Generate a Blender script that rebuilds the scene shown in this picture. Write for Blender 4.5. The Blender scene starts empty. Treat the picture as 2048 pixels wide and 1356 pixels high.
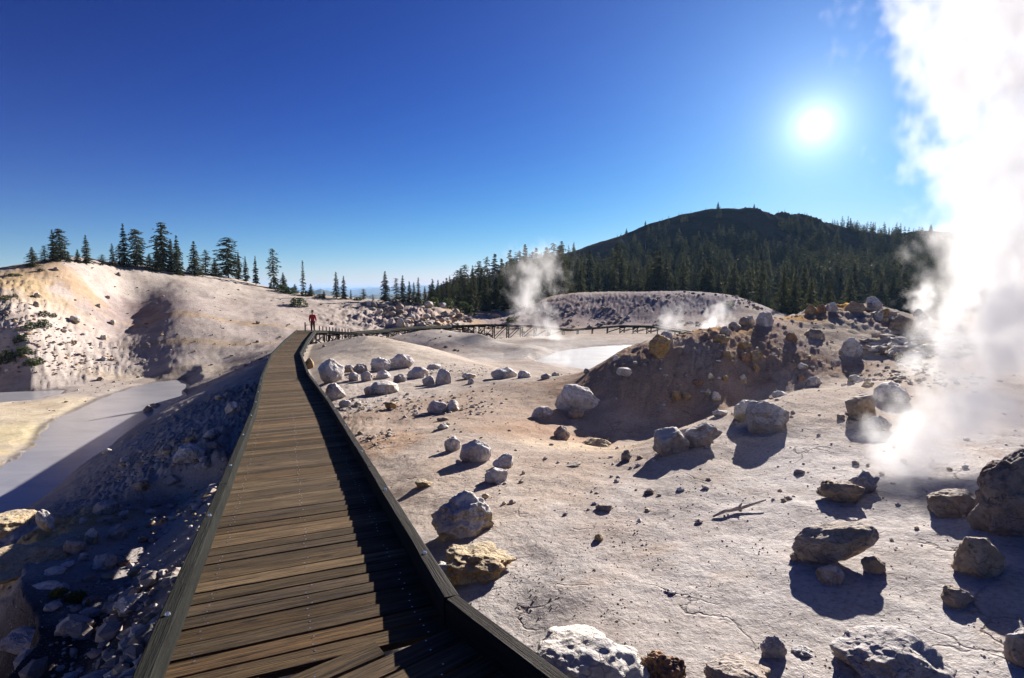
import bpy, bmesh, math, random
import numpy as np
from mathutils import Vector, Matrix

random.seed(7); np.random.seed(7)
SC = bpy.context.scene
COL = SC.collection
rad = math.radians

# ------------------------------------------------------------------ camera model
F, CX, CY = 1100.0, 1024.0, 678.0
PITCH = math.atan(98 / 1100)

def ray(px, py):
    x = (px - CX) / F; y = -(py - CY) / F
    return np.array([x, math.cos(PITCH) + y * math.sin(PITCH), -math.sin(PITCH) + y * math.cos(PITCH)])

def atY(px, py, Y):
    d = ray(px, py); return d * (Y / d[1])

def atZ(px, py, z):
    d = ray(px, py); return d * (z / d[2])

def wz(px, Y, z):
    return np.array([(px - CX) / F * Y, Y, z])

cam_data = bpy.data.cameras.new('camera')
cam = bpy.data.objects.new('camera', cam_data); COL.objects.link(cam)
cam_data.sensor_width = 36; cam_data.lens = 36 * F / 2048
cam_data.clip_start = 0.05; cam_data.clip_end = 60000
cam.location = (0, 0, 0); cam.rotation_euler = (rad(90) - PITCH, 0, 0)
SC.camera = cam

# ------------------------------------------------------------------ noise
def _hash(i, j, k, seed):
    h = (i * 374761393 + j * 668265263 + k * 2147483647 + seed * 974634777) & 0xffffffff
    h = ((h ^ (h >> 13)) * 1274126177) & 0xffffffff
    h = h ^ (h >> 16)
    return (h & 0xffff) / 65535.0 * 2 - 1

def vnoise(P, seed=0):
    P = np.asarray(P, float)
    I = np.floor(P).astype(np.int64); Fr = P - I
    W = Fr * Fr * Fr * (Fr * (Fr * 6 - 15) + 10)
    out = 0
    for a in (0, 1):
        wa = W[:, 0] if a else 1 - W[:, 0]
        for b in (0, 1):
            wb = W[:, 1] if b else 1 - W[:, 1]
            if P.shape[1] == 2:
                out = out + wa * wb * _hash(I[:, 0] + a, I[:, 1] + b, 0, seed)
            else:
                for c in (0, 1):
                    wc = W[:, 2] if c else 1 - W[:, 2]
                    out = out + wa * wb * wc * _hash(I[:, 0] + a, I[:, 1] + b, I[:, 2] + c, seed)
    return out

def fbm(P, oct=4, seed=0, gain=0.5, lac=2.03):
    P = np.asarray(P, float); s = 0; a = 1.0
    for o in range(oct):
        s = s + a * vnoise(P * (lac ** o) + 17.3 * o, seed + o); a *= gain
    return s

def sstep(a, b, x):
    t = np.clip((x - a) / (b - a), 0, 1); return t * t * (3 - 2 * t)

# ------------------------------------------------------------------ boardwalk path
BH = rad(-22.0); B = np.array([math.sin(BH), math.cos(BH)])
H0 = rad(-38.0); B0 = np.array([math.sin(H0), math.cos(H0)])
def seg2(al):
    k = 0.06 * max(0.0, min(1.0, (10 - al) / 5))
    return np.array([B[0] * al + B[1] * k, B[1] * al - B[0] * k, -1.65 - 0.07 * al])
C0 = seg2(2.71)
PATH = [np.array([C0[0] - B0[0] * 9, C0[1] - B0[1] * 9, -1.50]), C0, seg2(6.0), seg2(12.0),
        atY(571, 757, 18.5), atY(572, 712, 29.0), atY(592, 684, 37.0), atY(612, 663, 46.0)]
NEAR_N = len(PATH)
FAR = [atY(612, 663, 46.0), atY(640, 663, 49.5), atY(700, 667, 53.0), atY(770, 661, 60.0), atY(830, 655, 66.0), atY(895, 653, 76.0),
       atY(975, 650, 82.0), atY(1060, 652, 84.0), atY(1140, 660, 82.0), atY(1240, 652, 80.0), atY(1310, 653, 76.0),
       atY(1400, 669, 68.0), atY(1470, 682, 64.0)]

def path_dist(x, y, path):
    """distance to the polyline, deck height there"""
    best = np.full(x.shape, 1e9); zz = np.zeros(x.shape)
    for a, b in zip(path[:-1], path[1:]):
        d = b[:2] - a[:2]; L2 = float(d @ d)
        t = np.clip(((x - a[0]) * d[0] + (y - a[1]) * d[1]) / L2, 0, 1)
        ds = np.hypot(x - a[0] - t * d[0], y - a[1] - t * d[1])
        m = ds < best
        best = np.where(m, ds, best); zz = np.where(m, a[2] + t * (b[2] - a[2]), zz)
    return best, zz

# ------------------------------------------------------------------ terrain control points
CP = []
def cz(*pts):
    for px, py, z in pts: CP.append(atZ(px, py, z))
def cy(*pts):
    for px, py, Y in pts: CP.append(atY(px, py, Y))
def cw(*pts):
    for px, Y, z in pts: CP.append(wz(px, Y, z))
# near ground right of the boardwalk
cz((1150, 1340, -2.1), (1300, 1250, -2.1), (1600, 1300, -2.05), (2000, 1330, -1.95), (1100, 1100, -2.15), (1400, 1100, -2.1),
   (1750, 1100, -1.98), (2030, 1090, -1.85), (900, 1060, -2.22), (850, 950, -2.4), (1050, 950, -2.32), (1300, 950, -2.22),
   (1500, 900, -2.08), (1700, 900, -1.92), (1900, 900, -1.85), (2048, 880, -1.8), (780, 850, -2.85), (700, 810, -3.05), (900, 830, -2.72),
   (1050, 800, -2.7), (1000, 870, -2.52), (660, 765, -3.25), (850, 770, -3.1), (1180, 900, -2.46))
# terrace edge on the right
cz((1330, 868, -2.2), (1420, 836, -2.08), (1500, 806, -1.98), (1600, 782, -1.86), (1750, 764, -1.75), (1900, 755, -1.7), (2048, 750, -1.65))
# gully behind the terrace
cw((1190, 10.8, -2.95), (1290, 11.2, -3.0), (1390, 11.5, -2.85), (1500, 12.1, -2.65), (1600, 12.7, -2.42), (1700, 13.2, -2.1))
# mound face and crest
cy((1225, 790, 12.4), (1330, 765, 12.6), (1450, 735, 13.1), (1560, 716, 13.8), (1640, 716, 13.9), (1750, 700, 15.0), (1850, 700, 15.5),
   (1230, 728, 13.5), (1300, 702, 13.9), (1380, 676, 14.7), (1440, 658, 15.5), (1550, 640, 17.2), (1650, 616, 20.0), (1750, 606, 22),
   (1840, 634, 22), (1950, 645, 24), (2100, 645, 25), (1600, 672, 16.2), (1740, 655, 18), (1500, 688, 14.8))
cw((1240, 21, -3.4), (1340, 21, -3.3), (1450, 24, -3.0), (1550, 27, -3.0), (1650, 29, -2.6), (1750, 31, -2.6), (1900, 33, -2.6),
   (1400, 34, -5.2), (1550, 38, -4.8), (1700, 42, -4.5), (1900, 45, -4.0))
cy((1130, 750, 17.5), (1060, 765, 15.5), (1180, 745, 15.0))
cw((1160, 26, -4.6), (1080, 28, -4.5))
# dome beside the boardwalk
cy((700, 671, 35), (640, 686, 37.0), (700, 720, 27), (760, 673, 35), (800, 681, 34), (870, 697, 32), (950, 725, 28), (1010, 742, 23),
   (800, 738, 22.5), (900, 745, 21.5), (625, 716, 30), (655, 735, 23.0))
cw((700, 47, -5.4), (800, 45, -5.6), (900, 41, -5.3), (990, 37, -5.0))
# second dome
cy((780, 676, 52), (830, 664, 54), (880, 658, 55), (960, 664, 55), (1040, 690, 50), (1110, 702, 48), (950, 712, 42.5), (880, 702, 45),
   (1040, 716, 42), (1000, 722, 37), (1080, 730, 33))
cw((1000, 47.5, -5.7), (940, 49.0, -5.45))
cw((800, 66, -6.2), (880, 68, -6.5), (960, 66, -6.8), (1050, 62, -6.9))
# mud basin
cw((1130, 47, -5.7), (1200, 45, -5.7), (1300, 46, -5.7), (1200, 58, -5.7), (1300, 60, -5.8), (1400, 56, -5.4), (1120, 66, -6.6))
cw((940, 82, -6.9), (1010, 82, -7.6), (1080, 84, -7.2), (1150, 82, -6.6), (1250, 80, -6.2), (1350, 74, -6.0), (1420, 68, -5.8))
# bank behind the basin
cy((960, 641, 98), (1000, 622, 128), (1100, 640, 98), (1080, 600, 118), (1150, 590, 113), (1230, 585, 113), (1300, 583, 113), (1380, 584, 112), (1450, 590, 108),
   (1520, 610, 104), (1560, 632, 100), (1200, 645, 96), (1320, 652, 90), (1450, 655, 84), (1250, 612, 105), (1400, 618, 101), (1150, 615, 105))
cw((1150, 150, -4), (1300, 140, -3), (1450, 140, -4))
cw((1150, 185, -6), (1300, 180, -6), (1450, 180, -7), (1600, 150, -9), (1750, 150, -8), (1900, 150, -6), (2040, 150, -4))
# big shaded hill
cy((1100, 580, 260), (1300, 573, 262), (1500, 575, 262), (1700, 573, 262), (1900, 567, 262), (2040, 562, 262), (900, 600, 190), (1000, 588, 230),
   (1300, 520, 320), (1500, 505, 320), (1700, 525, 320), (1900, 520, 320), (1150, 545, 320), (1020, 560, 320),
   (1140, 502, 393), (1200, 480, 393), (1280, 454, 393), (1340, 437, 393), (1420, 418, 393), (1500, 414, 393), (1540, 430, 393),
   (1620, 427, 393), (1660, 445, 393), (1720, 457, 393), (1800, 462, 393), (1900, 462, 393), (2048, 470, 393),
   (1040, 528, 410), (950, 562, 380), (860, 584, 350))
cw((1300, 445, 42), (1420, 445, 48), (1500, 445, 48), (1620, 445, 44), (1750, 445, 32), (1900, 445, 30), (1150, 445, 22))
cw((2100, 620, -10), (1700, 620, 15), (1400, 620, 20), (1200, 620, -5), (1000, 600, -30), (860, 520, -40))
# saddle towards the valley
cy((640, 592, 95), (700, 598, 95), (760, 600, 96), (830, 604, 98), (880, 612, 100), (935, 634, 98))
cw((560, 150, -8), (640, 150, -12), (720, 150, -12), (800, 150, -10), (860, 150, -6), (600, 220, -35), (700, 220, -38), (800, 230, -30),
   (600, 400, -80), (700, 400, -85), (800, 420, -60), (700, 650, -130), (860, 680, -90))
# rocky outcrop
cy((820, 614, 92), (760, 612, 94), (820, 664, 72), (770, 664, 70), (890, 662, 76), (720, 655, 72))
# left hill
cy((-60, 560, 52), (0, 549, 55), (60, 541, 58), (120, 523, 62), (200, 529, 68), (280, 536, 74), (340, 546, 79), (450, 556, 88), (560, 578, 98),
   (100, 590, 55), (20, 600, 49), (200, 590, 63), (50, 660, 45), (140, 650, 51), (40, 715, 43), (140, 710, 47), (205, 650, 56), (190, 700, 50),
   (252, 600, 68), (250, 640, 62), (300, 585, 72), (335, 620, 62), (285, 668, 56), (400, 600, 70), (450, 650, 60), (360, 670, 55), (480, 600, 78),
   (260, 720, 50), (350, 735, 47), (450, 730, 48), (550, 690, 55), (560, 630, 70), (620, 640, 72), (700, 636, 78), (520, 650, 63))
cy((0, 782, 40), (100, 772, 42), (200, 762, 44.0), (300, 756, 46))
cw((0, 80, -4), (150, 90, -3), (300, 110, -3), (450, 150, -4), (100, 300, -40), (300, 300, -45), (450, 400, -80), (100, 650, -110), (400, 650, -130))
cw((-300, 40, 2), (-300, 70, 3), (-300, 27, -6), (-500, 12, -5.5))
# valley floor with the stream
cw((380, 44, -7.2), (0, 28, -7.4), (100, 33, -7.4), (200, 33, -7.6),
   (100, 25, -7.7), (0, 20, -7.7), (250, 30, -7.6), (330, 35, -7.4), (-200, 24, -7.4), (-250, 15, -7.4))
cy((480, 735, 42), (590, 690, 45))
# near slope left of the boardwalk
cy((60, 1010, 15.5), (150, 932, 18.5), (250, 862, 24.5), (330, 806, 33), (400, 772, 38), (455, 748, 39), (505, 727, 36),
   (300, 950, 11.6), (200, 985, 12.4), (110, 1010, 13.4), (400, 850, 15.6), (450, 800, 19), (380, 890, 12.8), (490, 752, 25),
   (20, 1060, 10.2), (80, 1110, 8.4), (200, 1150, 6.4), (40, 1200, 6.6), (150, 1250, 5.0), (30, 1310, 5.2), (260, 1130, 6.3), (340, 1060, 6.9),
   (220, 1310, 4.4))
cw((120, 20.5, -7.6), (220, 26.5, -7.6), (20, 17.5, -7.6), (310, 34.5, -7.5))
for al in (-2, 0, 2.6, 5, 8, 12):
    for pe, dz in ((-1.5, -1.45), (-3.2, -2.4)) if al < 4 else ((-1.5, -1.5), (-3.2, -2.8)) if al < 9 else ((-1.5, -1.3),):
        CP.append(np.array([B[0] * al + B[1] * pe, B[1] * al - B[0] * pe, -1.65 - .07 * al + dz]))
for al in (1.2, 3.0, 5.0, 7.5, 10.5):
    CP.append(np.array([B[0] * al + B[1] * 1.35, B[1] * al - B[0] * 1.35, -1.65 - .07 * al - .36]))
for x, y, z in ((1.0, 0.6, -2.1), (2.5, 0.5, -2.05), (0.2, 1.2, -2.1), (-0.5, 0.6, -2.2), (4, 1, -1.95), (6, 3, -1.85), (12, 6, -1.6), (22, 10, -1.3), (40, 20, -1)):
    CP.append(np.array([x, y, z]))
CP = np.array(CP)
VS = 0.35
def uv_of(x, y):
    r = np.maximum(np.hypot(x, y), 0.3)
    return np.stack([np.arctan2(x, y), np.log(r) * VS], -1), r
EPS = 0.035
_cuv, _cr = uv_of(CP[:, 0], CP[:, 1])
_val = (CP[:, 2] + 2.1) / _cr
_D = np.sqrt(((_cuv[:, None] - _cuv[None]) ** 2).sum(-1) + EPS ** 2)
_n = len(CP)
_A = np.zeros((_n + 3, _n + 3)); _A[:_n, :_n] = -_D + np.eye(_n) * 0.004
_Q = np.concatenate([np.ones((_n, 1)), _cuv], 1); _A[:_n, _n:] = _Q; _A[_n:, :_n] = _Q.T
_w = np.linalg.solve(_A, np.concatenate([_val, np.zeros(3)]))

STREAM_Z, POOL_Z = -7.5, -5.55
def poly_world(pts, z): return np.array([atZ(px, py, z)[:2] for px, py in pts])
STREAM = poly_world([(-260, 1010), (-60, 960), (0, 938), (62, 893), (88, 850), (150, 820), (200, 796), (265, 775), (320, 763), (368, 758), (378, 772), (350, 830),
                     (300, 880), (190, 960), (90, 1050), (-40, 1150), (-300, 1150)], STREAM_Z)
POOLA = poly_world([(-200, 812), (0, 806), (60, 800), (128, 788), (130, 780), (60, 783), (-200, 790)], STREAM_Z)
POOLB = poly_world([(1065, 722), (1120, 702), (1180, 694), (1280, 688), (1350, 691), (1400, 700), (1390, 712), (1330, 722), (1250, 735), (1170, 742), (1100, 738)], POOL_Z)

def poly_sd(x, y, poly):
    """signed distance, negative inside"""
    d = np.full(x.shape, 1e9); inside = np.zeros(x.shape, bool)
    n = len(poly)
    for i in range(n):
        a = poly[i]; b = poly[(i + 1) % n]; e = b - a
        t = np.clip(((x - a[0]) * e[0] + (y - a[1]) * e[1]) / (e @ e), 0, 1)
        d = np.minimum(d, np.hypot(x - a[0] - t * e[0], y - a[1] - t * e[1]))
        c = ((a[1] > y) != (b[1] > y)) & (x < (b[0] - a[0]) * (y - a[1]) / (b[1] - a[1] + 1e-12) + a[0])
        inside ^= c
    return np.where(inside, -d, d)

RUG = [(820, 640, 82, 9, 12, 1.1), (900, 650, 84, 7, 8, 0.7), (760, 645, 80, 5, 8, 0.4), (1200, 615, 108, 24, 12, 0.26), (1420, 615, 104, 16, 12, 0.2), (60, 690, 46, 8, 8, 0.18),
       (20, 580, 52, 8, 8, 0.14), (1720, 640, 20, 3.0, 3.5, 0.22), (1500, 700, 14.8, 2.8, 2.2, 0.09), (1300, 745, 13.3, 1.6, 1.4, 0.06), (400, 870, 13.5, 3, 3.5, 0.12), (300, 950, 11, 2.6, 2.6, 0.14), (450, 790, 19, 3, 4, 0.10), (160, 1080, 7.5, 2.2, 2.2, 0.16), (330, 940, 9.5, 2.5, 3, 0.10)]
def terrain(x, y, detail=True):
    x = np.atleast_1d(np.asarray(x, float)); y = np.atleast_1d(np.asarray(y, float))
    z = np.empty(x.shape)
    for s in range(0, x.size, 60000):
        q, r = uv_of(x.ravel()[s:s + 60000], y.ravel()[s:s + 60000])
        D = np.sqrt(((q[:, None, :] - _cuv[None]) ** 2).sum(-1) + EPS ** 2)
        t = -D @ _w[:_n] + _w[_n] + q @ _w[_n + 1:]
        z.ravel()[s:s + 60000] = t * r - 2.1
    az = np.abs(np.arctan2(x, y)); r = np.hypot(x, y)
    back = -2.4 - 0.02 * r
    z = z + (back - z) * sstep(rad(62), rad(100), az)
    far = -130 + 0 * r
    z = z + (far - z) * sstep(560, 1100, r)
    if detail:
        P = np.stack([x, y], -1)
        n1 = fbm(P / 0.55, 4, 3); n2 = fbm(P / 4.5, 4, 11); n3 = fbm(P / 26.0, 5, 23)
        z = z + 0.016 * n1 * sstep(1, 4, r) + 0.045 * n2 * sstep(3, 12, r) + 0.05 * n2 * sstep(25, 60, r) + 0.17 * n3 * sstep(40, 110, r) + 1.3 * n3 * sstep(180, 330, r)
        ck = fbm(np.stack([x / 7.0, y / 80.0], -1), 5, 88, .6)
        z = z + 2.6 * np.clip(ck, -.5, 2) * sstep(350, 385, y) * sstep(150, 170, x) * (1 - sstep(225, 245, x))
        # rills running down the left hill
        n4 = fbm(np.stack([x / 1.6 + 0.5 * n2, y / 14.0], -1), 3, 41)
        z = z + 0.07 * n4 * sstep(46, 60, y) * (1 - sstep(95, 110, y)) * (1 - sstep(-25, -8, x))
        for px, py, Y, rx, ry, a in RUG:
            c = atY(px, py, Y)
            m = np.exp(-(((x - c[0]) / rx) ** 2 + ((y - c[1]) / ry) ** 2))
            sc = max(0.25, 2.2 * a)
            nn = np.abs(fbm(P / sc + 5.1, 4, 57, 0.55))
            z = z + a * (nn - 0.35) * m
    # carve water
    for polys, wzv in (((STREAM, POOLA), STREAM_Z), ((POOLB,), POOL_Z)):
        ap = np.concatenate(polys); lo = ap.min(0) - 13; hi = ap.max(0) + 13
        m = (x > lo[0]) & (x < hi[0]) & (y > lo[1]) & (y < hi[1])
        if m.any():
            xm, ym, zm = x[m], y[m], z[m]
            sd = np.min([poly_sd(xm, ym, p_) for p_ in polys], axis=0) + 0.25 * vnoise(np.stack([xm, ym], -1) / 1.1, 5) 
            zin = np.minimum(zm, wzv - 0.35 * np.clip(-sd / 0.8, 0, 1) + 0.02)
            kk = sstep(0.25, 2.2, zm - wzv); zin = zin + (zm - zin) * kk
            zout = np.maximum(zm, wzv + 0.02 + 0.10 * np.clip(sd / 0.8, 0, 1))
            near = sd < 12
            far_ = ym > 30
            zout = np.where(far_, np.minimum(zout, wzv + 0.06 + 0.42 * np.clip(sd, 0, None) + 0.06 * np.clip(sd, 0, None) ** 2), zout)
            zin = np.where(far_, wzv - 0.35 * np.clip(-sd / 0.8, 0, 1) + 0.02, zin)
            z[m] = np.where(sd < 0, zin, np.where(near, zout, zm))
    # stay under the boardwalks
    for path, cl, sl in ((PATH, 0.34, 0.28), (FAR, 0.75, 0.5)):
        d, dz = path_dist(x, y, path)
        lim = dz - cl + np.clip(d - 1.0, 0, None) * sl
        z = np.where(d < 6, np.minimum(z, lim), z)
    perp = x * B[1] - y * B[0]; al = x * B[0] + y * B[1]
    lim = -1.65 - 0.07 * al - 0.36 - 0.50 * np.clip(0.70 - perp, 0, None) + 1.5 * np.clip(al - 13, 0, None)
    lim = -1.65 - 0.07 * al - 0.36 - 0.50 * np.clip(0.70 - perp, 0, 3.0) + 0.12 * np.clip(-2.3 - perp, 0, None) + 1.5 * np.clip(al - 13, 0, None) + 1.5 * np.clip(-al - 1.5, 0, None)
    z = np.where((perp < 1.0) & (perp > -14) & (al > -4) & (al < 16), np.minimum(z, lim), z)
    return z

def cast(px, py, y0=1.6, y1=600):
    """first hit of the pixel's ray with the ground"""
    Ys = np.geomspace(y0, y1, 900); d = ray(px, py); P = d[None] * (Ys / d[1])[:, None]
    h = P[:, 2] - terrain(P[:, 0], P[:, 1])
    k = np.argmax(h < 0)
    if h[k] >= 0: k = len(Ys) - 1
    if k == 0: return P[0]
    t = h[k - 1] / (h[k - 1] - h[k] + 1e-9)
    return P[k - 1] + (P[k] - P[k - 1]) * t
def gz(x, y): return float(terrain([x], [y])[0])

# ------------------------------------------------------------------ object helpers
def mesh_np(name, V, Fc, mat=None, smooth=True, attr=None):
    me = bpy.data.meshes.new(name)
    V = np.asarray(V, np.float32)
    if isinstance(Fc, np.ndarray):
        k = Fc.shape[1]
        me.vertices.add(len(V)); me.vertices.foreach_set('co', V.ravel())
        me.loops.add(Fc.size); me.loops.foreach_set('vertex_index', Fc.astype(np.int32).ravel())
        me.polygons.add(len(Fc)); me.polygons.foreach_set('loop_start', np.arange(0, Fc.size, k, dtype=np.int32))
        me.update(calc_edges=True)
    else:
        me.from_pydata([tuple(v) for v in V], [], Fc)
    me.polygons.foreach_set('use_smooth', np.full(len(me.polygons), smooth))
    if attr is not None:
        for an, a in attr.items():
            ca = me.color_attributes.new(an, 'FLOAT_COLOR', 'POINT')
            ca.data.foreach_set('color', np.concatenate([a, np.ones((len(a), 1))], 1).astype(np.float32).ravel())
    if mat: me.materials.append(mat)
    me.validate(); me.update()
    return me

def add(name, me, parent=None, loc=(0, 0, 0)):
    o = bpy.data.objects.new(name, me); COL.objects.link(o); o.location = loc
    if parent is not None: o.parent = parent
    return o
def tag(o, label, cat, group=None, kind=None):
    if label: o['label'] = label
    if cat: o['category'] = cat
    if group: o['group'] = group
    if kind: o['kind'] = kind
    return o
def structure(o): o['kind'] = 'structure'; return o
def empty(name, loc, rz=0):
    o = bpy.data.objects.new(name, None); COL.objects.link(o); o.location = loc; o.rotation_euler = (0, 0, rz); o.empty_display_size = 0.2
    return o

# ------------------------------------------------------------------ node helpers
def new_mat(name):
    m = bpy.data.materials.new(name); m.use_nodes = True
    nt = m.node_tree; nt.nodes.clear()
    return m, nt
class N:
    def __init__(s, nt): s.nt = nt
    def n(s, t, **kw):
        nd = s.nt.nodes.new(t)
        for k, v in kw.items():
            if k.startswith('i_'):
                key = k[2:]; key = int(key) if key.isdigit() else key.replace('_', ' ')
                s.inp(nd, key, v)
            else: setattr(nd, k, v)
        return nd
    def inp(s, nd, key, v):
        sk = nd.inputs[key]
        if hasattr(v, 'is_linked') or hasattr(v, 'links'): s.nt.links.new(v, sk)
        else: sk.default_value = v
    def math(s, op, a, b=0.0, c=0.0, clamp=False):
        nd = s.nt.nodes.new('ShaderNodeMath'); nd.operation = op; nd.use_clamp = clamp
        s.inp(nd, 0, a); s.inp(nd, 1, b); s.inp(nd, 2, c)
        return nd.outputs[0]
    def mix(s, fac, a, b, mode='MIX'):
        nd = s.nt.nodes.new('ShaderNodeMix'); nd.data_type = 'RGBA'; nd.blend_type = mode; nd.clamp_factor = True
        s.inp(nd, 0, fac); s.inp(nd, 6, a); s.inp(nd, 7, b)
        return nd.outputs[2]
    def noise(s, vec, scale, detail=4, rough=0.55, dist=0.0, dim='3D'):
        nd = s.nt.nodes.new('ShaderNodeTexNoise'); nd.noise_dimensions = dim
        s.inp(nd, 'Vector', vec); nd.inputs['Scale'].default_value = scale; nd.inputs['Detail'].default_value = detail
        nd.inputs['Roughness'].default_value = rough; nd.inputs['Distortion'].default_value = dist
        return nd.outputs[0]
    def ramp(s, fac, pts, interp='LINEAR'):
        nd = s.nt.nodes.new('ShaderNodeValToRGB'); cr = nd.color_ramp; cr.interpolation = interp
        while len(cr.elements) > 1: cr.elements.remove(cr.elements[-1])
        for i, (p, c) in enumerate(pts):
            e = cr.elements[0] if i == 0 else cr.elements.new(p)
            e.position = p; e.color = c if hasattr(c, '__len__') and len(c) == 4 else ((c[0], c[1], c[2], 1) if hasattr(c, '__len__') else (c, c, c, 1))
        s.inp(nd, 0, fac)
        return nd.outputs[0]
    def map(s, vec, scale=(1, 1, 1), rot=(0, 0, 0), loc=(0, 0, 0)):
        nd = s.nt.nodes.new('ShaderNodeMapping'); s.inp(nd, 'Vector', vec)
        nd.inputs['Scale'].default_value = scale; nd.inputs['Rotation'].default_value = rot; nd.inputs['Location'].default_value = loc
        return nd.outputs[0]
    def bump(s, h, strength=0.5, dist=0.02, normal=None):
        nd = s.nt.nodes.new('ShaderNodeBump'); nd.inputs['Strength'].default_value = strength; nd.inputs['Distance'].default_value = dist
        s.inp(nd, 'Height', h)
        if normal is not None: s.inp(nd, 'Normal', normal)
        return nd.outputs[0]
def c4(c): return (c[0], c[1], c[2], 1.0)
def out_pbr(h, color, rough=0.9, normal=None, spec=0.3, **kw):
    p = h.n('ShaderNodeBsdfPrincipled'); h.inp(p, 'Base Color', color); h.inp(p, 'Roughness', rough)
    p.inputs['Specular IOR Level'].default_value = spec
    if normal is not None: h.inp(p, 'Normal', normal)
    for k, v in kw.items(): h.inp(p, k, v)
    o = h.n('ShaderNodeOutputMaterial'); h.nt.links.new(p.outputs[0], o.inputs[0])
    return p

# ------------------------------------------------------------------ materials
def ground_material():
    m, nt = new_mat('altered_ground'); h = N(nt)
    geo = h.n('ShaderNodeNewGeometry'); P = geo.outputs['Position']
    at = h.n('ShaderNodeAttribute', attribute_name='tint'); base = at.outputs['Color']
    sp = h.n('ShaderNodeAttribute', attribute_name='grit'); grit = sp.outputs['Fac']
    n_big = h.noise(P, 0.35, 5, 0.6); n_mid = h.noise(P, 2.2, 6, 0.65); n_fine = h.noise(P, 26.0, 5, 0.7)
    col = h.mix(1.0, base, h.ramp(n_big, [(0.3, (0.80, 0.76, 0.74)), (0.5, (1, 1, 1)), (0.72, (1.12, 1.12, 1.12))]), 'MULTIPLY')
    col = h.mix(1.0, col, h.ramp(n_mid, [(0.3, (0.80, 0.78, 0.77)), (0.5, (1, 1, 1)), (0.7, (1.12, 1.1, 1.08))]), 'MULTIPLY')
    col = h.mix(1.0, col, h.ramp(n_fine, [(0.32, (0.66, 0.64, 0.64)), (0.5, (1, 1, 1)), (0.68, (1.16, 1.16, 1.16))]), 'MULTIPLY')
    # loose grit: small dark and pale grains, in drifts
    vor = h.n('ShaderNodeTexVoronoi'); h.inp(vor, 'Vector', P); vor.inputs['Scale'].default_value = 24.0
    vor2 = h.n('ShaderNodeTexVoronoi'); h.inp(vor2, 'Vector', P); vor2.inputs['Scale'].default_value = 60.0
    wn = h.n('ShaderNodeSeparateColor'); h.inp(wn, 0, vor.outputs['Color'])
    wn2 = h.n('ShaderNodeSeparateColor'); h.inp(wn2, 0, vor2.outputs['Color'])
    drift = h.ramp(h.noise(P, 1.3, 4, 0.6), [(0.42, 0.25), (0.62, 1.0)])
    g1 = h.math('MULTIPLY', h.math('LESS_THAN', vor.outputs['Distance'], 0.26), h.math('GREATER_THAN', wn.outputs[0], 0.80))
    g2 = h.math('MULTIPLY', h.math('LESS_THAN', vor2.outputs['Distance'], 0.34), h.math('GREATER_THAN', wn2.outputs[0], 0.72))
    gm = h.math('MULTIPLY', h.math('MULTIPLY', h.math('MAXIMUM', g1, h.math('MULTIPLY', g2, 0.8)), drift), grit, clamp=True)
    stone = h.mix(wn.outputs[1], c4((0.24, 0.21, 0.20)), c4((0.54, 0.50, 0.48)))
    col = h.mix(h.math('MULTIPLY', gm, 0.75), col, stone)
    wv = h.n('ShaderNodeTexNoise'); h.inp(wv, 'Vector', P); wv.inputs['Scale'].default_value = 1.6; wv.inputs['Detail'].default_value = 5
    ws = h.n('ShaderNodeVectorMath', operation='SCALE'); h.inp(ws, 0, wv.outputs['Color']); ws.inputs['Scale'].default_value = 1.1
    wa = h.n('ShaderNodeVectorMath', operation='ADD'); h.inp(wa, 0, P); h.inp(wa, 1, ws.outputs[0])
    ve = h.n('ShaderNodeTexVoronoi', feature='DISTANCE_TO_EDGE'); h.inp(ve, 'Vector', wa.outputs[0]); ve.inputs['Scale'].default_value = 0.9
    patch = h.ramp(h.noise(P, 0.8, 3, 0.6), [(0.52, 0.0), (0.62, 1.0)])
    crk = h.math('MULTIPLY', h.ramp(ve.outputs['Distance'], [(0.0, 1.0), (0.018, 0.0)]), patch)
    col = h.mix(h.math('MULTIPLY', crk, 0.55), col, c4((0.12, 0.10, 0.09)))
    stn = h.ramp(h.noise(h.map(P, (1, 1, 1), loc=(9, 4, 0)), 0.55, 7, 0.68, 0.8), [(0.56, 0.0), (0.66, 1.0)])
    col = h.mix(h.math('MULTIPLY', h.math('MULTIPLY', stn, 0.32), grit), col, c4((0.34, 0.23, 0.14)))
    wht = h.ramp(h.noise(h.map(P, (1, 1, 1), loc=(-5, 14, 0)), 0.9, 7, 0.7, 0.5), [(0.57, 0.0), (0.68, 1.0)])
    col = h.mix(h.math('MULTIPLY', h.math('MULTIPLY', wht, 0.42), grit), col, c4((0.56, 0.54, 0.53)))
    hgt = h.math('ADD', h.math('MULTIPLY', n_fine, 0.9), h.math('MULTIPLY', h.noise(P, 90.0, 3, 0.7), 0.5))
    hgt = h.math('ADD', hgt, h.math('SUBTRACT', h.math('MULTIPLY', gm, 0.6), h.math('MULTIPLY', crk, 1.5)))
    b1 = h.bump(h.noise(P, 5.0, 6, 0.65), 0.55, 0.06)
    b2 = h.bump(hgt, 0.75, 0.012, b1)
    out_pbr(h, col, 1.0, b2, 0.0)
    return m
M = {}
M['ground'] = ground_material()

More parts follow.
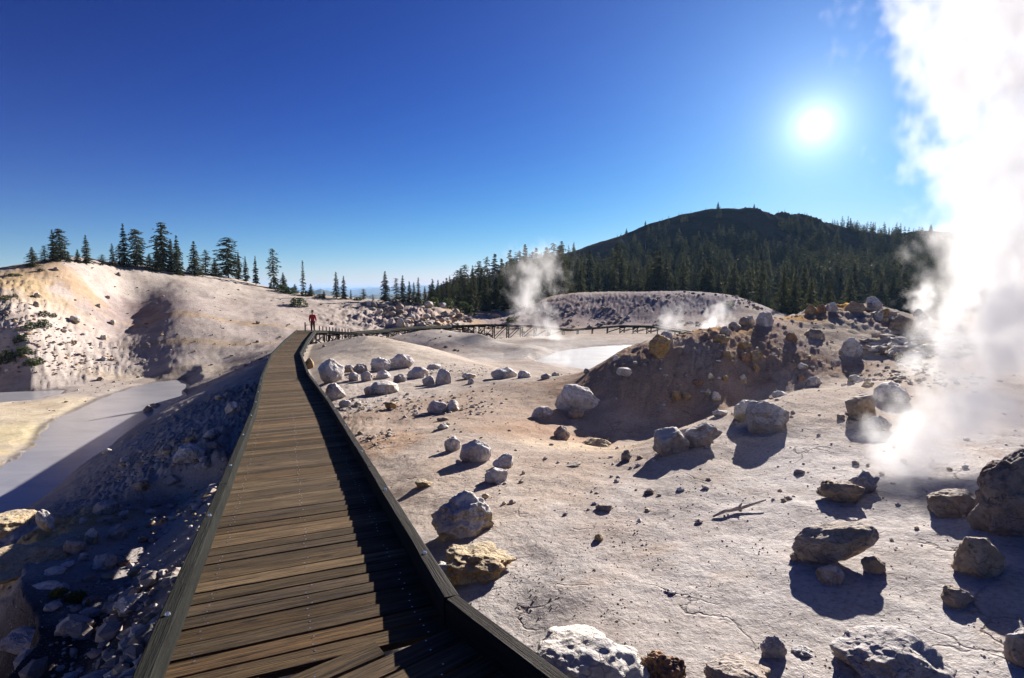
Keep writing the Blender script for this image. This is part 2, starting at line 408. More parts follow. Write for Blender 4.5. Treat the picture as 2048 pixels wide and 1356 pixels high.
def rock_material(name, base, stain, crust, stain_amt=0.5, crust_amt=0.6, dark=(0.12, 0.09, 0.08), dark_amt=0.35, crust_lo=0.35, bumps=1.0):
    m, nt = new_mat(name); h = N(nt)
    tc = h.n('ShaderNodeTexCoord'); oi = h.n('ShaderNodeObjectInfo')
    off = h.n('ShaderNodeVectorMath', operation='ADD'); h.inp(off, 0, tc.outputs['Object'])
    cmb = h.n('ShaderNodeCombineXYZ'); r10 = h.math('MULTIPLY', oi.outputs['Random'], 40.0)
    h.inp(cmb, 0, r10); h.inp(cmb, 1, r10); h.inp(cmb, 2, r10); h.inp(off, 1, cmb.outputs[0])
    P = off.outputs[0]
    n1 = h.noise(P, 3.5, 6, 0.6); n2 = h.noise(P, 13.0, 6, 0.65, 0.4); n3 = h.noise(P, 55.0, 4, 0.7)
    col = h.mix(h.ramp(n1, [(0.5 - 0.22 * stain_amt, 0.0), (0.62, 1.0)]), c4(base), c4(stain))
    col = h.mix(1.0, col, h.ramp(n2, [(0.3, (0.62, 0.6, 0.58)), (0.52, (1, 1, 1)), (0.7, (1.2, 1.18, 1.15))]), 'MULTIPLY')
    n4 = h.noise(h.map(P, loc=(7, 3, 1)), 6.0, 7, 0.7, 1.2)
    col = h.mix(h.math('MULTIPLY', h.ramp(n4, [(0.55, 0.0), (0.63, 1.0)]), dark_amt), col, c4(dark))
    geo = h.n('ShaderNodeNewGeometry'); sx = h.n('ShaderNodeSeparateXYZ'); h.inp(sx, 0, geo.outputs['Normal'])
    up = h.math('ADD', sx.outputs[2], h.math('MULTIPLY', h.math('SUBTRACT', n2, 0.5), 1.3))
    cm = h.math('MULTIPLY', h.ramp(up, [(crust_lo, 0.0), (crust_lo + 0.25, 1.0)]), crust_amt)
    col = h.mix(cm, col, c4(crust))
    # hairline cracks
    vor = h.n('ShaderNodeTexVoronoi', feature='DISTANCE_TO_EDGE'); vor.inputs['Scale'].default_value = 3.2
    dv = h.n('ShaderNodeVectorMath', operation='ADD'); h.inp(dv, 0, P); 
    nn = h.n('ShaderNodeTexNoise'); h.inp(nn, 'Vector', P); nn.inputs['Scale'].default_value = 5.0
    sc = h.n('ShaderNodeVectorMath', operation='SCALE'); h.inp(sc, 0, nn.outputs['Color']); sc.inputs['Scale'].default_value = 0.5
    h.inp(dv, 1, sc.outputs[0]); h.inp(vor, 'Vector', dv.outputs[0])
    crack = h.ramp(vor.outputs['Distance'], [(0.0, 0.0), (0.02, 1.0)])
    col = h.mix(h.math('MULTIPLY', h.math('SUBTRACT', 1.0, crack), 0.35), col, c4(dark))
    b0 = h.bump(h.noise(P, 7.0, 8, 0.62, 0.5), 0.9 * bumps, 0.06)
    b1 = h.bump(h.math('ADD', h.math('MULTIPLY', n2, 1.0), h.math('MULTIPLY', crack, 0.25)), 0.7 * bumps, 0.035, b0)
    b2 = h.bump(n3, 0.6, 0.008, b1)
    out_pbr(h, col, 0.9, b2, 0.2)
    return m
WHITE = (0.68, 0.66, 0.66)
M['white'] = rock_material('chalky_rock', (0.55, 0.51, 0.50), (0.42, 0.36, 0.32), WHITE, 0.4, 0.6, dark_amt=0.25)
M['cream'] = rock_material('cream_rock', (0.50, 0.44, 0.36), (0.42, 0.30, 0.13), WHITE, 0.6, 0.7, dark_amt=0.3, crust_lo=0.1)
M['ochre'] = rock_material('ochre_rock', (0.37, 0.30, 0.20), (0.36, 0.22, 0.09), (0.58, 0.52, 0.40), 1.0, 0.45, dark_amt=0.4, crust_lo=0.6)
M['brown'] = rock_material('brown_rock', (0.36, 0.31, 0.28), (0.34, 0.25, 0.17), (0.45, 0.40, 0.38), 0.7, 0.35, dark_amt=0.5, crust_lo=0.75)
M['dark'] = rock_material('dark_rock', (0.22, 0.185, 0.18), (0.24, 0.17, 0.15), (0.26, 0.22, 0.21), 0.5, 0.3, (0.05, 0.04, 0.045), 0.5, 0.6, 1.2)
M['grey'] = rock_material('grey_rock', (0.33, 0.31, 0.31), (0.33, 0.25, 0.20), (0.55, 0.53, 0.54), 0.4, 0.55, dark_amt=0.35)
M['rust'] = rock_material('rust_rock', (0.24, 0.14, 0.09), (0.32, 0.20, 0.13), (0.42, 0.30, 0.22), 0.7, 0.3, dark_amt=0.5, crust_lo=0.7)

def wood_material(name, a, b, dark, attr=None, scale=1.0, grain=1.0, spec=0.25):
    m, nt = new_mat(name); h = N(nt)
    uv = h.n('ShaderNodeUVMap', uv_map='UVMap').outputs[0]       # u along the grain in metres, v across, offset per plank
    P = h.map(uv, (1.6 * scale, 42 * scale, 1))
    n1 = h.noise(P, 1.0, 6, 0.6, 0.6); n2 = h.noise(h.map(uv, (4, 150, 1)), 1.0, 4, 0.6)
    n3 = h.noise(h.map(uv, (2.2, 5, 1)), 1.0, 5, 0.6)
    col = h.mix(h.ramp(n1, [(0.35, 0.0), (0.65, 1.0)]), c4(a), c4(b))
    col = h.mix(h.ramp(n3, [(0.45, 0.0), (0.7, 0.7)]), col, c4((a[0] * .55, a[1] * .55, a[2] * .6)))
    if attr:
        at = h.n('ShaderNodeAttribute', attribute_name=attr); col = h.mix(1.0, col, at.outputs['Color'], 'MULTIPLY')
    col = h.mix(h.ramp(n2, [(0.30, 1.0), (0.48, 0.0)]), col, c4(dark))
    # knots
    vor = h.n('ShaderNodeTexVoronoi'); h.inp(vor, 'Vector', h.map(uv, (1.9, 7.0, 1))); vor.inputs['Scale'].default_value = 1.0
    kn = h.math('MULTIPLY', h.ramp(vor.outputs['Distance'], [(0.06, 1.0), (0.13, 0.0)]), 0.7)
    col = h.mix(kn, col, c4(dark))
    b = h.bump(h.math('ADD', n2, h.math('MULTIPLY', n1, 0.6)), 1.0 * grain, 0.010)
    out_pbr(h, col, h.ramp(n3, [(0.3, 0.75), (0.7, 0.9)]), b, spec)
    return m
M['plank'] = wood_material('weathered_planks', (0.165, 0.115, 0.064), (0.048, 0.037, 0.027), (0.012, 0.010, 0.008), 'tone', spec=0.08)
M['timber'] = wood_material('dark_timber', (0.030, 0.025, 0.022), (0.015, 0.013, 0.012), (0.008, 0.007, 0.007), None, 0.6, 1.3, spec=0.1)
M['curb_grey'] = wood_material('grey_green_timber', (0.026, 0.027, 0.024), (0.013, 0.014, 0.013), (0.008, 0.008, 0.008), None, 0.6, 1.6, spec=0.05)
def metal():
    m, nt = new_mat('galvanised_steel'); h = N(nt)
    out_pbr(h, c4((0.6, 0.6, 0.62)), 0.35, None, 0.5, Metallic=1.0); return m
M['metal'] = metal()

def foliage(name, a, b):
    m, nt = new_mat(name); h = N(nt)
    oi = h.n('ShaderNodeObjectInfo'); geo = h.n('ShaderNodeNewGeometry')
    n = h.noise(geo.outputs['Position'], 1.1, 3, 0.6)
    f = h.math('ADD', h.math('MULTIPLY', n, 1.2), h.math('SUBTRACT', h.math('MULTIPLY', oi.outputs['Random'], 0.7), 0.45), clamp=True)
    col = h.mix(f, c4(a), c4(b))
    p = h.n('ShaderNodeBsdfPrincipled'); h.inp(p, 'Base Color', col); p.inputs['Roughness'].default_value = 0.75; p.inputs['Specular IOR Level'].default_value = 0.2
    t = h.n('ShaderNodeBsdfTranslucent'); h.inp(t, 'Color', col)
    mx = h.n('ShaderNodeMixShader'); mx.inputs[0].default_value = 0.35
    h.nt.links.new(p.outputs[0], mx.inputs[1]); h.nt.links.new(t.outputs[0], mx.inputs[2])
    o = h.n('ShaderNodeOutputMaterial'); h.nt.links.new(mx.outputs[0], o.inputs[0])
    return m
M['needles'] = foliage('conifer_needles', (0.026, 0.034, 0.017), (0.085, 0.088, 0.034))
M['scrub'] = foliage('scrub_leaves', (0.035, 0.06, 0.02), (0.085, 0.105, 0.035))
M['moss'] = foliage('moss_leaves', (0.07, 0.08, 0.015), (0.16, 0.16, 0.03))
def simple(name, col, rough=0.8, nscale=8.0, amt=0.3):
    m, nt = new_mat(name); h = N(nt)
    tc = h.n('ShaderNodeTexCoord'); n = h.noise(tc.outputs['Object'], nscale, 4)
    c = h.mix(1.0, c4(col), h.ramp(n, [(0.3, (1 - amt,) * 3), (0.7, (1 + amt,) * 3)]), 'MULTIPLY')
    out_pbr(h, c, rough, h.bump(n, 0.3, 0.01), 0.3); return m
M['bark'] = simple('conifer_bark', (0.10, 0.075, 0.06), 0.9, 6, 0.4)
M['snag'] = simple('bleached_wood', (0.32, 0.28, 0.25), 0.9, 9, 0.4)
M['stick'] = simple('bleached_driftwood', (0.42, 0.35, 0.30), 0.9, 14, 0.35)

def water_material(name, col, rough, scale):
    m, nt = new_mat(name); h = N(nt)
    geo = h.n('ShaderNodeNewGeometry'); P = geo.outputs['Position']
    n = h.noise(h.map(P, (0.35, 1.0, 1)), 0.6, 5, 0.6, 0.5)
    c = h.mix(1.0, c4(col), h.ramp(n, [(0.35, (0.86, 0.86, 0.88)), (0.65, (1.08, 1.07, 1.05))]), 'MULTIPLY')
    c = h.mix(h.math('MULTIPLY', h.ramp(h.noise(h.map(P, (0.5, 1.6, 1)), 1.5, 6, 0.7, 1.5), [(0.55, 0.0), (0.7, 1.0)]), 0.35), c, c4((col[0] * .6, col[1] * .6, col[2] * .62)))
    b = h.bump(h.noise(h.map(P, (1, 2.4, 1)), scale, 4, 0.6), 0.25, 0.02)
    out_pbr(h, c, rough, b, 0.35); return m
M['stream'] = water_material('silty_water', (0.30, 0.30, 0.325), 0.2, 3.0)
M['pool'] = water_material('milky_water', (0.30, 0.305, 0.32), 0.6, 2.0)

# ------------------------------------------------------------------ ground sheet
def build_ground():
    fine = np.linspace(-rad(49), rad(49), 980)
    coarse = np.linspace(rad(49), 2 * math.pi - rad(49), 90)[1:-1]
    th = np.concatenate([fine, coarse])
    rr = np.concatenate([[0.25, 0.6, 0.9], np.geomspace(1.2, 640, 760), np.geomspace(660, 30000, 26)])
    T, R = np.meshgrid(th, rr)
    X = R * np.sin(T); Y = R * np.cos(T)
    x = X.ravel(); y = Y.ravel()
    z = terrain(x, y)
    V = np.stack([x, y, z], -1)
    nc, nr = len(th), len(rr)
    i = np.arange(nr - 1)[:, None] * nc; j = np.arange(nc)[None]; j2 = (j + 1) % nc
    Fc = np.stack([i + j, i + nc + j, i + nc + j2, i + j2], -1).reshape(-1, 4)
    V = np.concatenate([V, [[0, 0, gz(0.2, 0.2)]]]); c = len(V) - 1
    # mineral colours of the soil, with shade painted in at some places
    r = np.hypot(x, y)
    base = np.array([0.40, 0.35, 0.315]); tint = np.tile(base, (len(x), 1))
    P2 = np.stack([x, y], -1)
    edge = fbm(P2 / 2.0, 4, 77) * 0.35; edge2 = fbm(P2 / 9.0, 4, 78) * 0.4
    def blob(px, py, Y, rx, ry, col, a=1.0, rot=0.0):
        cc = atY(px, py, Y); dx, dy = x - cc[0], y - cc[1]
        if rot: dx, dy = dx * math.cos(rot) + dy * math.sin(rot), -dx * math.sin(rot) + dy * math.cos(rot)
        d = np.sqrt((dx / rx) ** 2 + (dy / ry) ** 2) + (edge if rx < 12 else edge2)
        w = (a * (1 - sstep(0.55, 1.15, d)))[:, None]
        tint[:] = tint * (1 - w) + np.array(col) * w
    pale = (0.45, 0.41, 0.39)
    blob(1450, 1150, 4.5, 4.5, 3.0, (0.445, 0.42, 0.41), 0.9)
    blob(1800, 1000, 5.5, 3.5, 2.5, (0.47, 0.44, 0.43), 0.9)
    blob(900, 900, 8, 3.6, 3.4, (0.39, 0.325, 0.28), 0.9)
    blob(1000, 810, 12.5, 5.0, 3.5, (0.36, 0.285, 0.235), 0.9)
    blob(1120, 860, 10, 1.8, 1.5, (0.33, 0.23, 0.17), 0.8)
    blob(760, 880, 9.5, 1.0, 1.2, (0.36, 0.25, 0.18), 0.8)
    blob(1200, 900, 9, 1.8, 1.2, (0.46, 0.38, 0.29), 0.8)
    blob(1290, 760, 13.4, 2.6, 2.6, (0.32, 0.235, 0.18), 0.9)
    blob(1480, 700, 15.5, 3.6, 2.6, (0.33, 0.245, 0.19), 0.9)
    blob(1390, 676, 16.5, 2.2, 1.4, (0.42, 0.26, 0.13), 0.9)
    blob(1560, 645, 18.2, 2.2, 1.4, (0.44, 0.27, 0.12), 0.9)
    blob(1690, 612, 20.8, 1.2, 1.2, (0.50, 0.32, 0.10), 0.9)
    blob(1650, 690, 16.2, 2.2, 1.8, (0.36, 0.30, 0.28), 0.8)
    blob(1780, 700, 16.0, 2.4, 2.4, (0.46, 0.41, 0.35), 0.8)
    # valley and hills
    blob(700, 700, 31, 9, 9, (0.47, 0.41, 0.35), 0.8)
    blob(880, 690, 48, 10, 8, (0.42, 0.37, 0.34), 0.7)
    blob(905, 690, 47, 3.5, 4.5, (0.27, 0.22, 0.20), 0.7)  # shadow in the second dome's hollow, painted into the tint
    blob(1200, 700, 50, 16, 14, (0.38, 0.355, 0.34), 0.9)
    blob(1100, 735, 34, 4, 7, (0.32, 0.28, 0.26), 0.7)
    blob(1000, 632, 110, 16, 26, (0.46, 0.33, 0.22), 0.9)
    blob(1250, 615, 106, 36, 14, (0.33, 0.285, 0.29), 0.85)
    blob(1420, 600, 108, 15, 10, (0.36, 0.33, 0.34), 0.8)
    blob(872, 640, 82, 3.0, 8, (0.52, 0.34, 0.17), 0.8)
    blob(820, 645, 82, 7, 9, (0.42, 0.34, 0.32), 0.7)
    blob(450, 650, 62, 22, 22, (0.375, 0.32, 0.295), 0.7)
    blob(262, 635, 62, 4.0, 11, (0.25, 0.20, 0.195), 0.9, 0.2)  # gully shadow of the hill fold, painted into the tint
    blob(305, 650, 59, 4.5, 9, (0.30, 0.25, 0.245), 0.7, 0.2)  # weaker outer part of the painted fold shadow
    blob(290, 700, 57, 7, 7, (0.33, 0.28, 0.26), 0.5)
    blob(430, 640, 62, 10, 1.2, (0.38, 0.27, 0.16), 0.6, 0.3)
    blob(400, 690, 54, 9, 1.0, (0.38, 0.28, 0.17), 0.6, 0.2)
    blob(-10, 580, 51, 7, 7, (0.42, 0.31, 0.18), 0.9)
    blob(100, 535, 60, 7, 3, (0.40, 0.28, 0.17), 0.7)
    blob(70, 680, 46, 8, 10, (0.43, 0.375, 0.345), 0.8)
    blob(330, 755, 46, 14, 3.0, (0.50, 0.43, 0.35), 0.9)
    blob(30, 860, 28, 5.5, 5.5, (0.55, 0.47, 0.31), 0.95)
    blob(120, 810, 34, 7, 4.0, (0.56, 0.48, 0.36), 0.9)
    blob(0, 940, 22, 3, 3, (0.52, 0.42, 0.20), 0.8)
    blob(60, 1090, 8.8, 1.8, 1.8, (0.46, 0.35, 0.18), 0.9)
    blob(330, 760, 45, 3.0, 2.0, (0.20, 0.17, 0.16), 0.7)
    blob(170, 1130, 7.0, 2.6, 2.6, (0.13, 0.115, 0.115), 0.95)  # painted shade over the rubble left of the walk
    blob(10, 1270, 5.6, 2.4, 2.2, (0.06, 0.05, 0.05), 1.0)  # near-black painted shade of the lower left pit
    blob(60, 1085, 8.8, 1.6, 1.3, (0.46, 0.34, 0.16), 0.95)
    blob(330, 960, 8.6, 2.2, 2.2, (0.38, 0.35, 0.34), 0.8)
    # shaded hill: dark scrub and bare scree, tint lowered further to hold the backlit shade
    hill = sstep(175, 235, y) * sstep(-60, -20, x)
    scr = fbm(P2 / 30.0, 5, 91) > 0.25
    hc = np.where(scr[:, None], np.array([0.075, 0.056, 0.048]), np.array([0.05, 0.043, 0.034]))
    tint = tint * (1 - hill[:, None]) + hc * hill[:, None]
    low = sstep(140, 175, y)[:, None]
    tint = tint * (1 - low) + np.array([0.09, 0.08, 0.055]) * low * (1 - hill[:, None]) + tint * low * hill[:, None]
    # dark wet rim of the stream
    m = (r > 12) & (r < 60) & (x < 0)
    sd = poly_sd(x[m], y[m], STREAM); w = np.exp(-(np.clip(sd, 0, None) / 0.22) ** 2)[:, None] * 0.8
    tint[m] = tint[m] * (1 - w) + np.array([0.10, 0.095, 0.10]) * w
    sd = poly_sd(x[m], y[m], POOLA); w = np.exp(-(np.clip(sd, 0, None) / 0.2) ** 2)[:, None] * 0.6
    tint[m] = tint[m] * (1 - w) + np.array([0.14, 0.13, 0.12]) * w
    # compacted rut lines and cracks of the crust near the walk
    tint *= (1 + 0.05 * fbm(P2 / 0.9, 3, 15))[:, None]
    tint = np.clip(tint, 0.02, 0.75)
    grit = np.clip(0.75 + 0.5 * fbm(P2 / 3.0, 3, 99), 0.1, 1) * (1 - sstep(25, 60, r) * 0.4)
    grit = grit * (1 - sstep(130, 160, y))
    grit = np.repeat(grit[:, None], 3, 1)
    tint = np.concatenate([tint, tint[:1]]); grit = np.concatenate([grit, grit[:1]])
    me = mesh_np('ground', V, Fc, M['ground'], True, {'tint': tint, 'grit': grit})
    bm = bmesh.new(); bm.from_mesh(me); bm.verts.ensure_lookup_table()
    for k in range(nc): bm.faces.new((bm.verts[c], bm.verts[k], bm.verts[(k + 1) % nc]))
    bmesh.ops.recalc_face_normals(bm, faces=bm.faces[-nc:])
    bm.to_mesh(me); bm.free(); me.polygons.foreach_set('use_smooth', np.full(len(me.polygons), True))
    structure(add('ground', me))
build_ground()

def flat_poly(name, poly, z, mat):
    bm = bmesh.new(); vs = [bm.verts.new((p[0], p[1], z)) for p in poly]
    f = bm.faces.new(vs)
    if f.normal.z < 0: f.normal_flip()
    bmesh.ops.triangulate(bm, faces=[f])
    me = bpy.data.meshes.new(name); bm.to_mesh(me); bm.free(); me.materials.append(mat)
    return structure(add(name, me))
def grow(poly, k):
    c = poly.mean(0); return c + (poly - c) * k
flat_poly('stream_water', grow(STREAM, 1.04), STREAM_Z, M['stream'])
flat_poly('shallow_pool_water', grow(POOLA, 1.03), STREAM_Z + 0.004, M['stream'])
flat_poly('milky_pool_water', grow(POOLB, 1.02), POOL_Z, M['pool'])

# far blue ridges beyond the saddle
def ridge(name, Y, prof, depth, seed, mat):
    xs = np.linspace(prof[0][0], prof[-1][0], 160)
    hs = np.interp(xs, [p[0] for p in prof], [p[1] for p in prof])
    V = []; 
    top = [atY(px, py, Y) for px, py in zip(xs, hs)]
    nz = fbm(np.stack([xs / 9.0, xs * 0], -1), 4, seed)
    for row, (dy, k) in enumerate(((-depth, 0), (-depth * .45, .62), (0, 1), (depth * .6, .6), (depth, 0))):
        for i, t in enumerate(top):
            zb = -130.0; zt = t[2] + nz[i] * Y * 0.0012
            kk = k + (0.05 * fbm(np.array([[i * 0.35, row * 3.1]]), 3, seed + 5)[0] if 0 < k < 1 else 0)
            V.append((t[0] * (1 + dy / Y), t[1] + dy, zb + (zt - zb) * kk))
    n = len(xs); Fc = np.array([[r * n + i, r * n + i + 1, (r + 1) * n + i + 1, (r + 1) * n + i] for r in range(4) for i in range(n - 1)])
    return structure(add(name, mesh_np(name, V, Fc, mat)))
M['ridge'] = simple('forested_ridge', (0.045, 0.055, 0.04), 0.95, 0.004, 0.3)
ridge('distant_hill', 2600, [(470, 620), (560, 600), (640, 578), (700, 592), (760, 590), (830, 587), (900, 586), (1050, 584)], 500, 3, M['ridge'])
ridge('distant_mountain_ridge', 9000, [(400, 584), (560, 580), (660, 581), (740, 577), (800, 573), (815, 570), (860, 570), (900, 571), (1000, 576), (1150, 582)], 1500, 8, M['ridge'])
ridge('distant_mountain_ridge', 16000, [(350, 578), (600, 576), (680, 577), (760, 574), (900, 574), (1100, 576)], 2500, 21, M['ridge'])

# ------------------------------------------------------------------ boardwalk
class Boxes:
    """boards as bevelled boxes with a UV that runs along the grain"""
    def __init__(s): s.V = []; s.F = []; s.UV = []; s.T = []
    def board(s, a, b, w, t, up=Vector((0, 0, 1)), seed=0, tone=(1, 1, 1), bev=0.006, endsA=None, endsB=None, jitter=0.0):
        """a, b: centre line of the top face; w: width; t: thickness downwards"""
        a = Vector(a); b = Vector(b); d = (b - a); L = d.length; d.normalize()
        side = d.cross(up).normalized(); u = side.cross(d).normalized()
        prof = [(-w / 2 + bev, 0), (w / 2 - bev, 0), (w / 2, -bev), (w / 2, -t + bev), (w / 2 - bev, -t), (-w / 2 + bev, -t), (-w / 2, -t + bev), (-w / 2, -bev)]
        nseg = max(1, int(L / 0.28)) if jitter else 1
        base = len(s.V); rnd = random.Random(seed)
        per = [0]
        for k in range(8): per.append(per[-1] + (Vector(prof[(k + 1) % 8]) - Vector(prof[k])).length)
        jl = 0; jr = 0
        for i in range(nseg + 1):
            f = i / nseg; 
            if jitter: jl = rnd.uniform(-1, 1) * jitter; jr = rnd.uniform(-1, 1) * jitter
            for (px, pz) in prof:
                jj = (jl if px < 0 else jr)
                q = px + jj
                la = (endsA(q) if endsA and i == 0 else 0); lb = (endsB(q) if endsB and i == nseg else 0)
                s.V.append(tuple(a + d * (L * f + la + lb) + side * q + u * pz)); s.T.append(tone)
        ou = rnd.uniform(0, 50); ov = rnd.uniform(0, 50)
        for i in range(nseg):
            for k in range(8):
                k2 = (k + 1) % 8
                s.F.append((base + i * 8 + k, base + i * 8 + k2, base + (i + 1) * 8 + k2, base + (i + 1) * 8 + k))
                f0, f1 = i / nseg * L + ou, (i + 1) / nseg * L + ou
                s.UV += [(f0, ov + per[k]), (f0, ov + per[k + 1]), (f1, ov + per[k + 1]), (f1, ov + per[k])]
        s.F.append(tuple(base + k for k in reversed(range(8)))); s.UV += [(ou + prof[k][0], ov + prof[k][1] * 3) for k in reversed(range(8))]
        e = base + nseg * 8
        s.F.append(tuple(e + k for k in range(8))); s.UV += [(ou + prof[k][0], ov + prof[k][1] * 3) for k in range(8)]
    def build(s, name, mat, parent=None):
        me = bpy.data.meshes.new(name); me.from_pydata(s.V, [], s.F)
        uvl = me.uv_layers.new(name='UVMap'); uvl.data.foreach_set('uv', np.array(s.UV, np.float32).ravel())
        ca = me.color_attributes.new('tone', 'FLOAT_COLOR', 'POINT')
        ca.data.foreach_set('color', np.concatenate([np.array(s.T), np.ones((len(s.T), 1))], 1).astype(np.float32).ravel())
        me.materials.append(mat)
        bm = bmesh.new(); bm.from_mesh(me); bmesh.ops.recalc_face_normals(bm, faces=bm.faces); bm.to_mesh(me); bm.free()
        return add(name, me, parent)

def hdir(a, b): d = Vector((b[0] - a[0], b[1] - a[1])); return d.normalized()
def miter(path, i, off):
    """point of the path's offset line at vertex i (off > 0: right)"""
    p = path[i]
    if i == 0: d = hdir(path[0], path[1]); n = Vector((d.y, -d.x)); return Vector((p[0] + n.x * off, p[1] + n.y * off, p[2]))
    if i == len(path) - 1: d = hdir(path[-2], path[-1]); n = Vector((d.y, -d.x)); return Vector((p[0] + n.x * off, p[1] + n.y * off, p[2]))
    d1 = hdir(path[i - 1], path[i]); d2 = hdir(path[i], path[i + 1]); n1 = Vector((d1.y, -d1.x)); n2 = Vector((d2.y, -d2.x))
    m = (n1 + n2); m.normalize(); k = off / max(0.3, m.dot(n1))
    return Vector((p[0] + m.x * k, p[1] + m.y * k, p[2]))

def boardwalk(path, label, near, hw=0.74, pw=0.138, gap=0.018):
    o = empty('boardwalk', Vector(path[0] if not near else path[1]))
    inv = o.location.copy()
    tag(o, label, 'boardwalk')
    def par(c): c.location = -inv; return c
    deck = Boxes(); rnd = random.Random(5 if near else 6)
    for i in range(len(path) - 1):
        a = Vector(path[i]); b = Vector(path[i + 1]); d = (b - a); L = d.length; d.normalize()
        h = Vector((d.x, d.y)).normalized(); n = Vector((h.y, -h.x, 0))
        al, ar = miter(path, i, -hw - .02), miter(path, i, hw + .02); bl, br = miter(path, i + 1, -hw - .02), miter(path, i + 1, hw + .02)
        def al_of(p): return (p - a).dot(d)
        s0l, s0r, s1l, s1r = al_of(al), al_of(ar), al_of(bl), al_of(br)
        if near and i == 1: s1l -= 0; 
        s = min(s0l, s0r); e = max(s1l, s1r)
        step = pw + gap
        while s < e:
            # clip the plank across by the mitre lines
            sm = s + pw / 2
            def lim(sa, sb):   # x where line sa..sb (left..right) equals sm
                if abs(sb - sa) < 1e-5: return None
                return (sm - sa) / (sb - sa) * 2 * hw - hw
            xl, xr = -hw, hw
            start_x = lim(s0l, s0r)
            if sm < min(s0l, s0r) or sm > max(s1l, s1r): s += step; continue
            if min(s0l, s0r) < sm < max(s0l, s0r):
                if s0l < s0r: xr = min(xr, start_x)
                else: xl = max(xl, start_x)
            if min(s1l, s1r) < sm < max(s1l, s1r):
                ex = lim(s1l, s1r)
                if s1l < s1r: xl = max(xl, ex)
                else: xr = min(xr, ex)
            if xr - xl > 0.06:
                c = a + d * sm
                v = rnd.uniform(0.5, 1.4); hue = rnd.uniform(-1, 1)
                tone = (v * (1 + 0.16 * max(hue, 0)), v, v * (1 - 0.12 * hue))
                dz = Vector((0, 0, rnd.uniform(-0.004, 0.004)))
                ja, jb = rnd.uniform(-0.012, 0.012), rnd.uniform(-.012, .012)
                wj = pw + rnd.uniform(-0.014, 0.006)
                deck.board(c + n * (xl + ja) + dz, c + n * (xr + jb) + dz + d * rnd.uniform(-.004, .004), wj, 0.04, seed=rnd.random(), tone=tone, jitter=0.0022 if (near and i < 3) else 0)
            s += step
    par(deck.build('deck', M['plank'], o))
    # curbs: one timber per stretch and side
    cw_, ch, lift = 0.085, (0.155 if near else 0.10), 0.0
    for side in (-1, 1):
        for i in range(len(path) - 1):
            a = miter(path, i, side * (hw - cw_ / 2 + 0.02)); b = miter(path, i + 1, side * (hw - cw_ / 2 + 0.02))
            L = (b - a).length; k = max(1, round(L / (4.6 if near else 12)))
            for j in range(k):
                cb = Boxes(); p = a.lerp(b, j / k); q = a.lerp(b, (j + 1) / k); dd = (q - p).normalized() * 0.006
                z = Vector((0, 0, ch + lift))
                cb.board(p + dd + z, q - dd + z, cw_, ch, seed=i * 7 + j + side, bev=0.009, jitter=0.003 if near and i < 3 else 0)
                c = par(cb.build('curb', M['curb_grey'] if (side < 0 or i > 4 or not near) else M['timber'], o))
                if near and i < 4:
                    for t in range(max(1, int((q - p).length / 1.6))):
                        m = p.lerp(q, (t + .4) / max(1, int((q - p).length / 1.6))) + z
                        bm = bmesh.new(); bmesh.ops.create_cone(bm, cap_ends=True, segments=8, radius1=0.015, radius2=0.011, depth=0.014)
                        me = bpy.data.meshes.new('bolt'); bm.to_mesh(me); bm.free(); me.materials.append(M['metal'])
                        bo = add('bolt', me, o, m - inv + Vector((0, 0, 0.006)))
    # stringers, fascia and posts
    for off in (-hw + 0.12, 0, hw - 0.12):
        for i in range(len(path) - 1):
            a = miter(path, i, off); b = miter(path, i + 1, off)
            dd = (b - a).normalized() * (0.01 + 0.07 * (off != 0)); z = Vector((0, 0, -0.046))
            st = Boxes(); st.board(a + dd + z, b - dd + z, 0.07, 0.115, seed=i, bev=0.004); par(st.build('stringer', M['timber'], o))
    for side in (-1, 1):
        for i in range(len(path) - 1):
            a = miter(path, i, side * (hw + 0.035)); b = miter(path, i + 1, side * (hw + 0.035)); dd = (b - a).normalized() * 0.012
            if near and i < 4 and side < 0: continue
            st = Boxes(); st.board(a + dd + Vector((0, 0, -.01)), b - dd + Vector((0, 0, -.01)), 0.035, 0.15 if near else 0.10, seed=i + 30, bev=0.003)
            par(st.build('fascia_board', M['timber'] if near else M['curb_grey'], o))
    dist = 0.0; nxt = 0.8
    for i in range(len(path) - 1):
        a = Vector(path[i]); b = Vector(path[i + 1]); L = (b - a).length; d = (b - a).normalized(); n = Vector((d.y, -d.x, 0)).normalized()
        while nxt < dist + L:
            p = a + d * (nxt - dist); tops = []
            for sd in (-1, 1):
                q = p + n * (sd * (hw - 0.17)); g = gz(q.x, q.y) - 0.25
                if p.z - 0.2 - g > 0.05:
                    pb = Boxes(); pb.board(q + Vector((0, 0, -0.20)), Vector((q.x, q.y, g)), 0.11, 0.11, up=d, seed=nxt, bev=0.006)
                    par(pb.build('post', M['timber'], o)); tops.append((q, g))
            bmx = Boxes(); bmx.board(p - n * (hw + 0.05) + Vector((0, 0, -.21)), p + n * (hw + 0.05) + Vector((0, 0, -.165)), 0.09, 0.13, seed=nxt, bev=0.005)
            if len(tops) == 2 and p.z - tops[0][1] > 1.2:        # cross bracing
                (qa, ga), (qb, gb) = tops
                def brace(u, v, up, sd):
                    bb = Boxes(); bb.board(u, v, 0.09, 0.04, up=up, seed=sd); par(bb.build('brace', M['timber'], o))
                brace(qa + d * .07 + Vector((0, 0, -.35)), Vector((qb.x, qb.y, gb + .4)) + d * .07, d, 1)
                brace(qb - d * .07 + Vector((0, 0, -.35)), Vector((qa.x, qa.y, ga + .4)) - d * .07, d, 2)
                for sd in (-1, 1):
                    qq = p + n * (sd * (hw - .08)); q3 = qq + d * 1.7
                    brace(Vector((qq.x, qq.y, tops[0][1] + .45)), q3 + Vector((0, 0, -.35)), n, 3)
